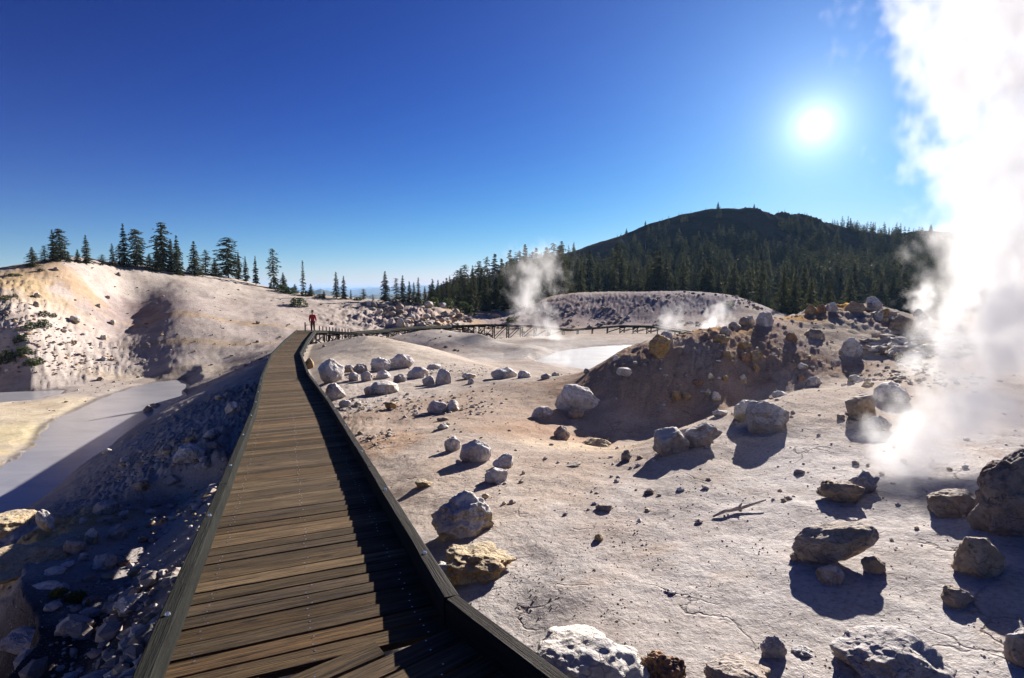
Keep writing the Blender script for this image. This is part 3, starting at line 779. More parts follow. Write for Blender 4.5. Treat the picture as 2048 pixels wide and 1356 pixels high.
            par(bmx.build('cross_beam', M['timber'], o))
            nxt += 2.2 if not near else 2.3
        dist += L
    return o
walk = boardwalk(PATH, 'long dark plank boardwalk running from the foreground down to the walker', True)
farwalk = boardwalk(FAR, 'narrow far boardwalk on trestle posts curving behind the steaming basin', False)

# nails in the near planks
def nails():
    V = []; Fc = []
    rnd = random.Random(3)
    a = Vector(PATH[1]); d = (Vector(PATH[3]) - a); L = d.length; d.normalize(); n = Vector((d.y, -d.x, 0)).normalized()
    u = n.cross(d).normalized()
    if u.z < 0: u = -u
    s = -0.9
    while s < min(L, 9):
        for off in (-0.56, 0.0, 0.56):
            for q in (-0.04, 0.04):
                if rnd.random() < 0.25: continue
                c = a + d * (s + 0.07 + q + rnd.uniform(-.01, .01)) + n * (off + rnd.uniform(-.02, .02)) + Vector((0, 0, 0.006))
                b = len(V)
                for k in range(6):
                    an = k * math.pi / 3; V.append(tuple(c + (d * math.cos(an) + n * math.sin(an)) * 0.0055))
                Fc.append(tuple(range(b, b + 6)))
        s += 0.156
    me = bpy.data.meshes.new('nail_heads'); me.from_pydata(V, [], Fc); me.materials.append(M['metal'])
    o = add('nail_heads', me, walk, -walk.location); o['kind'] = 'stuff'
nails()

# short marker stakes around the far turn
stk = []
for k in range(11):
    f = k / 10.0
    p = Vector(FAR[0]).lerp(Vector(FAR[2]), 0.12 + f * 0.75)
    p = Vector((p.x + 0.2, p.y + 1.3, p.z)); stk.append(p)
def stake(p, h, w, label, group=None):
    bx = Boxes(); bx.board(Vector((0, 0, h)), Vector((0, 0, -0.9)), w, w, up=Vector((0, 1, 0)), seed=p.x, bev=0.012)
    o = bx.build('stake', M['curb_grey']); o.location = p; tag(o, label, 'stake', group); return o
ps = atY(611, 661, 46.6); stake(Vector(ps), 0.70, 0.09, 'tallest dark stake standing just left of the walker')
for k, p in enumerate(stk): stake(p, 0.42 - 0.015 * k, 0.08, 'short pale topped stake in the row right of the walker', 'stakes beside the far turn of the boardwalk')

# ------------------------------------------------------------------ rocks
_ICO = {}
def ico(sub):
    if sub not in _ICO:
        bm = bmesh.new(); bmesh.ops.create_icosphere(bm, subdivisions=sub, radius=1.0)
        V = np.array([v.co[:] for v in bm.verts]); Fc = np.array([[v.index for v in f.verts] for f in bm.faces]); bm.free()
        _ICO[sub] = (V / np.linalg.norm(V, axis=1)[:, None], Fc)
    return _ICO[sub]
def rock_verts(seed, sub=4, rough=0.10, facets=11, sharp=9.0):
    V, Fc = ico(sub); rg = np.random.RandomState(seed)
    nrm = rg.normal(size=(facets, 3)); nrm /= np.linalg.norm(nrm, axis=1)[:, None]
    d = rg.uniform(0.62, 0.98, facets)
    q = np.clip(V @ nrm.T, 0, None) / d
    n2 = rg.normal(size=(26, 3)); n2 /= np.linalg.norm(n2, axis=1)[:, None]; q2 = np.clip(V @ n2.T, 0, None) / rg.uniform(0.80, 1.0, 26)
    r = 1.0 / np.maximum(np.maximum((q ** sharp).sum(1) ** (1 / sharp), q2.max(1)), 0.92)
    off = rg.uniform(0, 50, 3)
    r = r * (1 + rough * fbm(V * 1.6 + off, 5, seed % 97, 0.55)) - rough * 0.7 * np.abs(vnoise(V * 3.3 + off, 5)) * 0.6
    P = V * r[:, None]
    lo, hi = P.min(0), P.max(0)
    return (P - (lo + hi) / 2) / (hi - lo), Fc      # unit box
def rock(px, pyb, w, h, kind, label, seed=None, rough=0.10, tilt=0.0, depth=0.85, sink=0.30, facets=8, rz=None, hover=0.0, name=None, sharp=26.0, group=None, pos=None, sub=None):
    P = cast(px, pyb) if pos is None else np.array(pos)
    if px > 1380 and pyb < 800: w *= .84; h *= .84; sink = max(sink, .42); pyb += 1
    dist = P[1]; W = w / F * dist; sa = -P[2] / math.sqrt(P[1] ** 2 + P[2] ** 2)
    Hh = max(0.4 * h, h - 0.55 * w * depth * max(sa, 0)) / F * dist
    seed = seed if seed is not None else int(px * 7 + pyb * 13)
    sub = sub or (6 if w > 75 else 5 if w > 26 else 4)
    V, Fc = rock_verts(seed, sub, rough, facets, sharp)
    D = W * depth
    tot = Hh / (1 - sink)
    V = V * np.array([W, D, tot])
    if tilt:
        c, s = math.cos(-tilt), math.sin(-tilt); V = V @ np.array([[c, 0, s], [0, 1, 0], [-s, 0, c]])
    V[:, 2] -= V[:, 2].min() + tot * sink
    me = mesh_np('rock', V, Fc, M[kind], True)
    nm = name or ('boulder' if W > 0.35 else 'rock')
    # the photographed base is the near lower edge: step back by part of the depth
    y = P[1] + D * 0.32; x = P[0] * (y / P[1])
    z = gz(x, y) if pos is None else P[2]
    o = add(nm, me, None, (x, y, min(z, P[2] + 0.25 * Hh) + hover * Hh))
    tag(o, label, 'rock', group)
    return o

ROCKS = [
 # px, base, w, h, kind, label, extra
 (925, 1070, 138, 112, 'cream', 'large craggy cream boulder with yellow lower side, beside the dark curb', dict(rough=.2, facets=9, sink=.25)),
 (955, 1156, 172, 80, 'ochre', 'flat orange crusted rock just below the large craggy cream boulder', dict(rough=.2, depth=.9)),
 (893, 1172, 80, 60, 'cream', 'mossy yellow wedge of rock between the curb and the orange crusted rock', dict(rough=.12)),
 (1160, 1395, 285, 170, 'cream', 'wide white weathered slab against the curb at the bottom edge', dict(rough=.13, depth=.9, sink=.4, facets=12)),
 (1325, 1380, 100, 90, 'rust', 'crumbly rust brown lump right of the white slab', dict(rough=.3)),
 (1480, 1390, 150, 85, 'brown', 'brown wedge shaped rock cut by the bottom edge of the picture', dict(rough=.14, facets=7)),
 (1664, 1132, 168, 88, 'brown', 'tilted brown boulder perched above a small whitish stone', dict(rough=.10, tilt=-.36, depth=.62, sink=.06, hover=.0, facets=8)),
 (1662, 1168, 54, 46, 'grey', 'small blue grey stone tucked under the tilted brown boulder', dict(facets=8)),
 (1748, 1148, 44, 46, 'brown', 'small brown stone right of the tilted brown boulder', dict(tilt=-.5)),
 (1590, 1122, 24, 22, 'brown', 'little brown stone at the left tip of the tilted brown boulder', {}),
 (1775, 1372, 228, 140, 'grey', 'big pale boulder with a rust and cream top at the bottom right', dict(rough=.12, facets=8, sink=.25)),
 (1912, 1216, 64, 48, 'brown', 'small dark faceted rock alone between pale boulder and grey brown boulder', dict(facets=7)),
 (1948, 1152, 96, 98, 'brown', 'rounded grey brown boulder under the big dark boulder', dict(rough=.08)),
 (2020, 1075, 175, 200, 'dark', 'huge dark rough boulder at the right edge of the picture', dict(rough=.16, facets=8, sink=.2, depth=.7)),
 (1905, 1034, 120, 70, 'brown', 'low pinkish brown boulder left of the huge dark boulder', dict(rough=.14)),
 (2045, 1335, 80, 92, 'grey', 'rounded grey green rock cut by the right edge of the picture', dict(rough=.08)),
 (1682, 1008, 92, 58, 'brown', 'brown lumpy rock at the lip of the steaming vent', dict(rough=.2)),
 (1725, 985, 60, 50, 'grey', 'steam wrapped grey rock right behind the lumpy brown one at the vent', dict(rough=.2)),
 (1545, 1316, 56, 52, 'grey', 'half buried grey lump left of the big pale boulder', dict(rough=.15, depth=.6, sink=.5)),
 (1606, 1312, 50, 22, 'grey', 'flat half buried grey stone beside the big pale boulder', dict(sink=.6, rough=.2)),
 (1344, 908, 72, 60, 'grey', 'blue grey left lobe of the two long dark rocks on the terrace edge', dict(rough=.1)),
 (1392, 894, 110, 50, 'grey', 'long dark grey rock leaning right along the terrace edge', dict(rough=.12, tilt=-.28, depth=.5)),
 (1536, 868, 88, 68, 'grey', 'boulder with a white crusted top in the middle of the right terrace', dict(facets=8, sink=.3)),
 (1494, 840, 62, 44, 'cream', 'yellowish pointed rock just behind the white topped terrace boulder', dict(tilt=-.3)),
 (1440, 832, 32, 15, 'white', 'small flat pale stone left of the yellowish pointed rock', {}),
 (1562, 792, 40, 16, 'cream', 'slim pale stone at the top of the gully', {}),
 (1722, 840, 62, 56, 'brown', 'upright reddish brown boulder at the edge of the steam', dict(facets=9, sink=.25)),
 (1782, 806, 66, 46, 'white', 'white topped boulder half hidden in the steam', dict(facets=8)),
 (1758, 862, 44, 34, 'white', 'small whitish rock below the boulders at the edge of the steam', {}),
 (1158, 822, 92, 52, 'white', 'long white boulder at the head of the brown hollow', dict(tilt=.32, depth=.5, rough=.08)),
 (1124, 878, 34, 30, 'brown', 'small brownish rock left of the hollow below the long white boulder', {}),
 (1150, 838, 36, 22, 'brown', 'brown stone directly under the long white boulder', {}),
 (1085, 836, 42, 28, 'white', 'low white rock left of the long white boulder', dict(tilt=.3)),
 (1196, 893, 54, 22, 'ochre', 'flat mustard coloured stone at the foot of the hollow', dict(facets=6)),
 (1318, 720, 44, 46, 'ochre', 'tall ochre rock with a white cap on the left end of the mound', dict(sink=.25, rough=.16)),
 (1334, 698, 28, 32, 'grey', 'grey rock right behind the tall ochre rock', {}),
 (1248, 754, 32, 18, 'white', 'small white stone on the mound left of the brown hollow top', {}),
 (1232, 720, 14, 10, 'white', 'tiny pale rock on the skyline of the left mound edge', {}),
 (1175, 746, 16, 10, 'grey', 'tiny grey stone near the milky pool edge', {}),
 (1531, 652, 40, 32, 'white', 'round bluish white boulder on the mound crest', dict(facets=14, sink=.2, rough=.05)),
 (1450, 668, 28, 22, 'grey', 'grey flat topped rock, leftmost of the row on the mound crest', {}),
 (1470, 659, 30, 20, 'grey', 'grey rock second in the crest row left of the round white boulder', {}),
 (1488, 650, 26, 18, 'brown', 'reddish rock third in the crest row left of the round white boulder', {}),
 (1500, 648, 26, 20, 'white', 'white rock nearest the left of the round white boulder on the crest', {}),
 (1442, 686, 36, 20, 'ochre', 'ochre stone below the grey rocks of the crest row', {}),
 (1490, 696, 46, 14, 'ochre', 'long flat ochre slab on the brown slope', dict(depth=.5)),
 (1456, 716, 34, 16, 'ochre', 'flat ochre stone left of the rusty cluster on the brown slope', {}),
 (1490, 724, 26, 22, 'rust', 'rusty red stone in the cluster on the brown slope', {}),
 (1512, 722, 32, 22, 'ochre', 'pale ochre shell shaped stone in the cluster on the brown slope', {}),
 (1512, 742, 20, 18, 'ochre', 'small round ochre stone below the shell shaped one', {}),
 (1702, 712, 54, 44, 'white', 'large white capped boulder on the upper right mound', dict(facets=8, sink=.2)),
 (1628, 678, 52, 24, 'brown', 'long pitted brown rock left above the white capped boulder', {}),
 (1583, 682, 30, 18, 'rust', 'rust brown rock left of the long pitted brown rock', {}),
 (1622, 627, 26, 20, 'ochre', 'mustard rock on the skyline of the right mound', {}),
 (1643, 625, 24, 20, 'rust', 'dark red rock on the skyline beside the mustard one', {}),
 (1665, 624, 24, 24, 'white', 'white rock on the skyline right of the dark red one', {}),
 (1710, 626, 44, 26, 'brown', 'pinkish sloping rock on the right skyline rubble', dict(depth=.6)),
 (1746, 606, 34, 20, 'white', 'square white block at the top of the skyline rubble', dict(facets=6)),
 (1754, 622, 26, 20, 'white', 'white lumpy rock under the square white block', {}),
 (1778, 614, 34, 22, 'grey', 'broad grey rock right of the square white block', {}),
 (1768, 632, 24, 18, 'ochre', 'yellow brown rock below the broad grey one', {}),
 (1800, 620, 22, 16, 'grey', 'grey rubble piece, first right of the broad grey rock', {}),
 (1818, 626, 22, 18, 'grey', 'grey rubble piece, second right of the broad grey rock', {}),
 (1836, 632, 22, 18, 'white', 'pale rubble piece nearest the steam on the skyline', {}),
 (1846, 646, 26, 20, 'grey', 'bluish rubble piece at the steam edge under the skyline', {}),
 (1800, 668, 62, 34, 'brown', 'brown shaded slab slanting down to the steam', dict(tilt=.4, depth=.5)),
 (1826, 690, 20, 16, 'grey', 'small pinkish rock at the lower end of the slanting slab', {}),
 (1757, 640, 18, 14, 'white', 'little pale stone above the shaded pocket of the mound', {}),
 (1805, 722, 18, 14, 'brown', 'dark stone beside the steam below the slanting slab', {}),
 (1760, 710, 12, 18, 'dark', 'thin dark upright stone right of the white capped boulder', {}),
 (1713, 764, 38, 20, 'cream', 'pale green flat stone on the terrace rim', {}),
 (1735, 774, 26, 16, 'ochre', 'small yellow stone right of the pale green flat one', {}),
 (1626, 770, 34, 22, 'white', 'white stone with brown foot at the right end of the gully', {}),
 (1602, 760, 20, 16, 'rust', 'reddish stone at the right end of the gully', {}),
 (1604, 738, 26, 14, 'cream', 'pinkish stone on the shaded slope above the gully end', {}),
 (1352, 802, 18, 20, 'ochre', 'ochre stone, leftmost in the shaded hollow', {}),
 (1374, 800, 22, 14, 'ochre', 'orange stone second from the left in the shaded hollow', {}),
 (1398, 772, 30, 14, 'rust', 'rusty flat stone higher in the shaded hollow', {}),
 (1416, 790, 14, 14, 'cream', 'small tan stone near the middle of the shaded hollow', {}),
 (1432, 800, 20, 18, 'cream', 'rounded tan stone right of the small tan one in the hollow', {}),
 (1420, 758, 14, 14, 'cream', 'cream pebble sized rock high in the shaded hollow', {}),
 (1450, 762, 14, 12, 'ochre', 'mustard pebble sized rock high in the shaded hollow', {}),
 (1486, 764, 18, 18, 'cream', 'pale pink round stone at the right of the shaded hollow', {}),
 # cluster beside the bend
 (662, 765, 50, 52, 'white', 'tall blue white boulder nearest the boardwalk bend', dict(facets=9, sink=.2, rough=.05)),
 (670, 800, 44, 38, 'white', 'white lumpy rock below the tall blue white boulder, by the curb', dict(rough=.14)),
 (618, 738, 20, 24, 'ochre', 'yellow rock half hidden by the curb left of the tall blue white boulder', {}),
 (762, 742, 40, 30, 'white', 'hollowed white rock at the back of the rock cluster', dict(rough=.14)),
 (800, 736, 56, 28, 'white', 'long white boulder lying at the back of the rock cluster', dict(tilt=-.35, depth=.5)),
 (722, 746, 30, 20, 'grey', 'grey lumpy rock between the tall boulder and the hollowed white rock', dict(rough=.14)),
 (698, 744, 22, 16, 'cream', 'tan rock touching the tall blue white boulder', {}),
 (708, 762, 22, 20, 'white', 'small white rock in the front row, second from the tall boulder', {}),
 (733, 762, 24, 22, 'white', 'small white rock in the front row, middle of the cluster', {}),
 (768, 756, 32, 18, 'white', 'pale low rock under the hollowed white rock', {}),
 (770, 788, 58, 30, 'cream', 'white rock with an orange patch in front of the cluster', dict(rough=.06)),
 (738, 790, 22, 20, 'grey', 'small purple grey rock left of the orange patched one', {}),
 (800, 764, 28, 18, 'grey', 'small shaded rock between the orange patched rock and the right end', {}),
 (836, 756, 44, 26, 'white', 'flat bluish white boulder in the right half of the cluster', {}),
 (858, 770, 28, 20, 'white', 'egg shaped white rock in front of the flat bluish boulder', dict(tilt=.4, facets=16)),
 (887, 768, 34, 34, 'white', 'large round white boulder at the right end of the cluster', dict(facets=12)),
 (868, 738, 30, 12, 'white', 'thin pale rock behind the right end of the cluster', {}),
 (938, 758, 30, 14, 'cream', 'low tan rock alone right of the cluster', {}),
 (942, 768, 14, 12, 'cream', 'small tan stone in front of the low tan rock', {}),
 (1008, 757, 56, 26, 'white', 'long blue white boulder by the mud flats', {}),
 (1048, 756, 28, 18, 'white', 'white wedge right of the long blue white boulder', {}),
 (1092, 758, 22, 12, 'grey', 'small grey rock at the rim of the mud flats', {}),
 (1112, 752, 18, 10, 'cream', 'small tan rock at the rim of the mud flats', {}),
 (690, 814, 28, 16, 'white', 'small white stone beside the curb below the lumpy rock', {}),
 (716, 812, 16, 12, 'cream', 'small tan stone right of the white stone by the curb', {}),
 (782, 818, 24, 16, 'ochre', 'little orange topped stone alone on the brown ground', {}),
 (874, 826, 38, 30, 'white', 'white tilted rock, left one of a pair on the brown ground', dict(tilt=.5, facets=9)),
 (905, 822, 30, 26, 'cream', 'cream orange tipped rock, right one of a pair on the brown ground', dict(facets=7)),
 (886, 842, 26, 10, 'brown', 'low brown stone beneath the pair of rocks', {}),
 (886, 858, 24, 14, 'cream', 'low cream stone beneath the brown one', dict(sink=.4)),
 (905, 902, 34, 32, 'white', 'split white rock left of a bigger white boulder', dict(rough=.14)),
 (950, 924, 64, 50, 'white', 'white boulder sloping right in the centre foreground', dict(tilt=.35, depth=.6)),
 (1006, 936, 44, 34, 'white', 'upper white rock of two stacked side by side', {}),
 (992, 966, 50, 36, 'white', 'lower white fluted rock of two stacked side by side', dict(rough=.14)),
 (918, 928, 14, 10, 'grey', 'small grey stone in the shade under the split white rock', {}),
 (848, 974, 38, 18, 'ochre', 'flat ochre stone above the large craggy cream boulder', dict(facets=7)),
 (746, 955, 22, 24, 'ochre', 'orange rock peeping over the curb', {}),
 (1208, 1022, 36, 16, 'brown', 'flat brown chip in the open ground above the slab', dict(facets=6)),
 (1198, 1082, 20, 18, 'ochre', 'small yellow stone in the open foreground', {}),
 (1297, 990, 20, 12, 'dark', 'small dark stone left above the bleached stick', {}),
 (1252, 922, 26, 20, 'brown', 'leaning brown wedge below the dark hollow', dict(tilt=-.5, facets=6)),
 (1146, 934, 36, 8, 'brown', 'thin brown chip left of the leaning brown wedge', dict(tilt=-.2)),
 (1280, 918, 14, 8, 'brown', 'small brown chip by the long dark rocks', {}),
 (1598, 948, 22, 12, 'grey', 'small blue grey stone above the bleached stick', {}),
 (1682, 838, 16, 10, 'brown', 'small brown stone left of the upright reddish brown boulder', {}),
 (1340, 1190, 30, 12, 'grey', 'rough grey patch of broken crust in the open foreground', dict(sink=.6, rough=.3)),
 # left of the boardwalk
 (378, 928, 64, 40, 'white', 'white lumpy rock catching sun on the shaded slope', dict(rough=.16)),
 (466, 826, 34, 26, 'white', 'white rock beside the left curb on the shaded slope', dict(rough=.14)),
 (298, 834, 26, 26, 'brown', 'dark rock at the edge of the stream slope', {}),
 (312, 822, 22, 18, 'brown', 'paler topped rock beside the dark one at the stream slope', {}),
 (264, 1228, 78, 46, 'cream', 'cream weathered rock beside the lower left curb', dict(rough=.16)),
 (186, 1088, 26, 38, 'cream', 'sunlit pale upright rock in the dark rubble', {}),
 (168, 1122, 20, 20, 'white', 'small sunlit white rock in the dark rubble', {}),
 (215, 1030, 46, 34, 'grey', 'blue shaded boulder at the top of the dark rubble', {}),
 (150, 1110, 44, 40, 'grey', 'shaded boulder left of the sunlit upright rock', {}),
 (235, 1080, 40, 36, 'grey', 'shaded boulder right of the sunlit upright rock', {}),
 (210, 1140, 46, 38, 'grey', 'shaded boulder low in the dark rubble', {}),
 (110, 1150, 40, 18, 'cream', 'pale stone above the moss clumps', {}),
 (95, 1178, 60, 18, 'white', 'long pale stone beside the moss clumps', dict(depth=.5)),
 (106, 1224, 36, 24, 'grey', 'rounded stone below the moss clumps', {}),
 (14, 1068, 130, 70, 'ochre', 'yellow sunlit ledge rock at the left edge', dict(rough=.16, depth=1.1)),
 (40, 1150, 190, 90, 'ochre', 'broad flat yellow slab below the sunlit ledge rock', dict(rough=.12, depth=1.0, sink=.4)),
 (95, 1060, 34, 50, 'cream', 'leaning yellowish slab right of the yellow ledge rock', dict(tilt=-.5, facets=7)),
 (286, 1085, 18, 12, 'rust', 'small orange stone on the gravel strip by the left curb', {}),
 (250, 1132, 26, 14, 'rust', 'reddish twig shaped stone on the dark slope', {}),
 (270, 1152, 26, 18, 'ochre', 'orange stone on the lit gravel beside the left curb', {}),
 (210, 1230, 28, 16, 'ochre', 'orange stone on the lower lit gravel', {}),
 (176, 1212, 10, 16, 'rust', 'small upright orange stone near the moss', {}),
 (150, 1270, 70, 50, 'grey', 'large shaded boulder at the lower left', {}),
 (60, 1290, 90, 60, 'grey', 'dark boulder in the corner shade', {}),
 # shaded slope left of the boardwalk
 (420, 880, 34, 24, 'grey', 'blue shaded rock on the slope just below the left curb', {}),
 (345, 975, 40, 26, 'grey', 'long shaded rock low on the slope beside the boardwalk', {}),
 (330, 905, 26, 18, 'grey', 'small shaded rock above the sun catching lumpy rock', {}),
 (285, 985, 34, 24, 'brown', 'brown shaded rock at the top of the dark slope rubble', {}),
 (250, 925, 22, 14, 'white', 'small pale stone on the lit shoulder of the stream slope', {}),
 (215, 905, 20, 12, 'cream', 'tan stone on the lit shoulder near the stream', {}),
 (440, 800, 18, 12, 'grey', 'small shaded stone high on the slope near the boardwalk', {}),
 (400, 940, 22, 14, 'white', 'small pale rock between the curb and the shaded slope', {}),
 (330, 1045, 24, 16, 'ochre', 'ochre stone in the sun flecks left of the curb', {}),
 (300, 1030, 20, 14, 'white', 'pale stone in the sun flecks left of the curb', {}),
 # left hill and outcrop
 (152, 648, 22, 14, 'cream', 'pale boulder in the middle of the left hillside', {}),
 (128, 666, 12, 8, 'brown', 'small dark rock left below the pale hillside boulder', {}),
 (75, 596, 14, 9, 'cream', 'pale rock high on the left hillside', {}),
 (72, 614, 12, 10, 'brown', 'brown rock on the left hillside above the bushes', {}),
 (216, 598, 9, 6, 'brown', 'tiny brown rock below the crest trees', {}),
 (197, 615, 9, 7, 'cream', 'tiny tan rock on the upper left hillside', {}),
 (238, 552, 9, 7, 'brown', 'tiny dark rock under the crest, by the tree shadow', {}),
 (113, 542, 11, 7, 'brown', 'dark rock on the orange crest slope', {}),
 (200, 762, 14, 9, 'brown', 'dark stone at the foot of the left hill', {}),
 (208, 720, 12, 8, 'white', 'white stone at the low end of the hill shadow', {}),
 (207, 680, 12, 10, 'cream', 'cream stone at the edge of the dark hill fold', {}),
 (225, 650, 12, 10, 'cream', 'cream stone half way up the edge of the dark hill fold', {}),
 (515, 685, 7, 5, 'brown', 'tiny dark stone on the smooth hill left of the walker', {}),
 (516, 648, 8, 6, 'brown', 'tiny dark stone on the hill above the boardwalk', {}),
 (664, 650, 8, 6, 'brown', 'tiny brown rock right of the walker', {}),
 (738, 612, 12, 9, 'cream', 'tan boulder at the left top of the outcrop', {}),
 (760, 628, 12, 10, 'cream', 'tan boulder in the left face of the outcrop', {}),
 (800, 622, 18, 12, 'brown', 'brown boulder on top of the outcrop', {}),
 (858, 615, 18, 12, 'cream', 'light boulder on top of the outcrop under the shrubs', {}),
 (884, 616, 16, 10, 'white', 'white boulder at the right top of the outcrop', {}),
 (782, 648, 12, 10, 'white', 'white block low in the outcrop face', {}),
 (802, 654, 18, 18, 'cream', 'big cream block low in the outcrop face', {}),
 (824, 640, 14, 14, 'cream', 'cream block in the middle of the outcrop face', {}),
 (912, 628, 16, 12, 'brown', 'brown boulder right of the outcrop', {}),
 (990, 636, 20, 10, 'brown', 'large brown boulder on the orange ground behind the trestle', {}),
 (970, 632, 10, 6, 'brown', 'small brown boulder on the orange ground behind the trestle', {}),
 (1010, 618, 24, 10, 'brown', 'dark rock band on the slope behind the left steam wisp', {}),
]
for r_ in ROCKS:
    rock(*r_[:6], **r_[6])

# bleached stick
def stick():
    a = cast(1425, 1036); b = cast(1532, 1012)
    bm = bmesh.new(); sk = bm.verts.layers.skin.verify()
    a = Vector(a); b = Vector(b); c = Vector((a.x, a.y, gz(a.x, a.y) + 0.012))
    pts = [Vector((0, 0, 0)), (b - a) * .22 + Vector((0, 0, .03)), (b - a) * .45 + Vector((0, 0, .02)), (b - a) * .72 + Vector((0, 0, .035)), (b - a) + Vector((0, 0, .05))]
    rr = [.010, .018, .020, .014, .007]
    vs = []
    for p, r in zip(pts, rr):
        v = bm.verts.new(p); v[sk].radius = (r, r); vs.append(v)
    vs[0][sk].use_root = True
    for p, q in zip(vs[:-1], vs[1:]): bm.edges.new((p, q))
    t = bm.verts.new(pts[2] + Vector((.06, .03, .05))); t[sk].radius = (.006, .006); bm.edges.new((vs[2], t))
    me = bpy.data.meshes.new('stick'); bm.to_mesh(me); bm.free(); me.materials.append(M['stick'])
    o = add('stick', me, None, c); md = o.modifiers.new('skin', 'SKIN'); s2 = o.modifiers.new('sub', 'SUBSURF'); s2.levels = 1; s2.render_levels = 1
    tag(o, 'bleached crooked stick lying on the pale ground', 'stick')
stick()

# loose gravel: nobody could count it
def gravel():
    tm = [rock_verts(s, 1, 0.15, 7, 8.0) for s in range(12)]
    rg = np.random.RandomState(12); Vs = []; Fs = []; T = []; nb = 0
    def scatter(n, fn, smin, smax, tints, pw=2.5, lift=0.15):
        nonlocal nb
        x, y = fn(n)
        d1, _ = path_dist(x, y, PATH); d2, _ = path_dist(x, y, FAR); k = (d1 > 0.95) & (d2 > 0.95); x, y = x[k], y[k]
        z = terrain(x, y)
        sd = poly_sd(x, y, STREAM); sdb = poly_sd(x, y, POOLB)
        for i in range(len(x)):
            if sd[i] < 0.3 or sdb[i] < 0.3 or (z[i] < -6.7 and x[i] < -8 and rg.rand() < .93): continue
            v, f = tm[rg.randint(12)]
            s = smin + (smax - smin) * rg.rand() ** pw
            a = rg.rand() * 6.283; c_, s_ = math.cos(a), math.sin(a)
            q = v * np.array([1, rg.uniform(.6, 1), rg.uniform(.4, .8)]) * s
            q = q @ np.array([[c_, s_, 0], [-s_, c_, 0], [0, 0, 1]])
            Vs.append(q + np.array([x[i], y[i], z[i] + s * lift])); Fs.append(f + nb); nb += len(v)
            T.append(np.tile(tints[rg.randint(len(tints))] * rg.uniform(.7, 1.2), (len(v), 1)))
    lite = [np.array(c) for c in ((.45, .40, .38), (.40, .34, .30), (.50, .47, .46), (.34, .29, .26), (.42, .33, .22))]
    darkish = [np.array(c) for c in ((.30, .25, .22), (.22, .17, .15), (.42, .37, .34), (.36, .25, .15))]
    shade_dark = [np.array(c) for c in ((.24, .22, .21), (.30, .26, .24), (.36, .34, .34))]  # stone tones dimmed to carry the shade on the lower left rubble
    def polar(a0, a1, r0, r1, p=1.0):
        def f(n):
            a = rad(a0) + rad(a1 - a0) * rg.rand(n); r = r0 * (r1 / r0) ** (rg.rand(n) ** p); return r * np.sin(a), r * np.cos(a)
        return f
    def clumps(a0, a1, r0, r1, nc, spread):
        ca = rad(a0) + rad(a1 - a0) * rg.rand(nc); cr = r0 * (r1 / r0) ** rg.rand(nc)
        def f(n):
            k = rg.randint(nc, size=n); r = cr[k] * (1 + spread * rg.normal(size=n)); a = ca[k] + spread * rg.normal(size=n) * 0.8
            return r * np.sin(a), r * np.cos(a)
        return f
    scatter(3600, polar(-12, 44, 2.2, 16), 0.004, 0.017, lite, 3.0)
    scatter(2000, clumps(-5, 44, 2.4, 12, 40, 0.035), 0.004, 0.020, lite, 3.0)
    scatter(900, polar(-8, 44, 5, 24), 0.015, 0.09, lite, 4.5)
    scatter(900, clumps(-20, -2, 10, 24, 16, 0.04), 0.02, 0.12, lite, 3.0)
    scatter(700, clumps(14, 40, 12.5, 22, 26, 0.035), 0.02, 0.15, lite, 3.0)
    scatter(3600, polar(-42, -22, 3.0, 14), 0.008, 0.055, lite, 2.8)
    scatter(420, clumps(-38, -25, 4.5, 18, 22, 0.04), 0.04, 0.26, lite, 2.4)
    scatter(240, clumps(-41, -31, 5, 9, 10, 0.05), 0.05, 0.30, shade_dark, 2.0)
    scatter(1500, clumps(-44, -35, 40, 60, 24, 0.03), 0.05, 0.30, darkish, 3.2)
    scatter(900, clumps(-46, -38, 50, 64, 22, 0.03), 0.08, 0.4, darkish, 2.6)
    scatter(700, polar(-40, -5, 36, 95), 0.08, 0.4, darkish, 4.0)
    scatter(800, clumps(-15, -2, 74, 96, 24, 0.012), 0.25, 1.5, darkish, 2.0)
    scatter(420, clumps(-3, 26, 92, 118, 40, 0.02), 0.2, 1.0, darkish, 3.0)
    scatter(500, clumps(33, 40, 18, 24, 18, 0.02), 0.08, 0.45, lite, 1.6)
    V = np.concatenate(Vs); Fc = np.concatenate(Fs); T = np.concatenate(T)
    m, nt = new_mat('gravel_stone'); h = N(nt)
    at = h.n('ShaderNodeAttribute', attribute_name='tint'); geo = h.n('ShaderNodeNewGeometry')
    n = h.noise(geo.outputs['Position'], 30, 4)
    c = h.mix(1.0, at.outputs['Color'], h.ramp(n, [(0.3, (.75,) * 3), (0.7, (1.15,) * 3)]), 'MULTIPLY')
    out_pbr(h, c, 0.92, h.bump(n, .5, .01), 0.2)
    o = add('gravel', mesh_np('gravel', V, Fc, m, False, {'tint': T})); tag(o, None, None, None, 'stuff'); o['label'] = 'loose gravel and small stones strewn over the ground'
gravel()

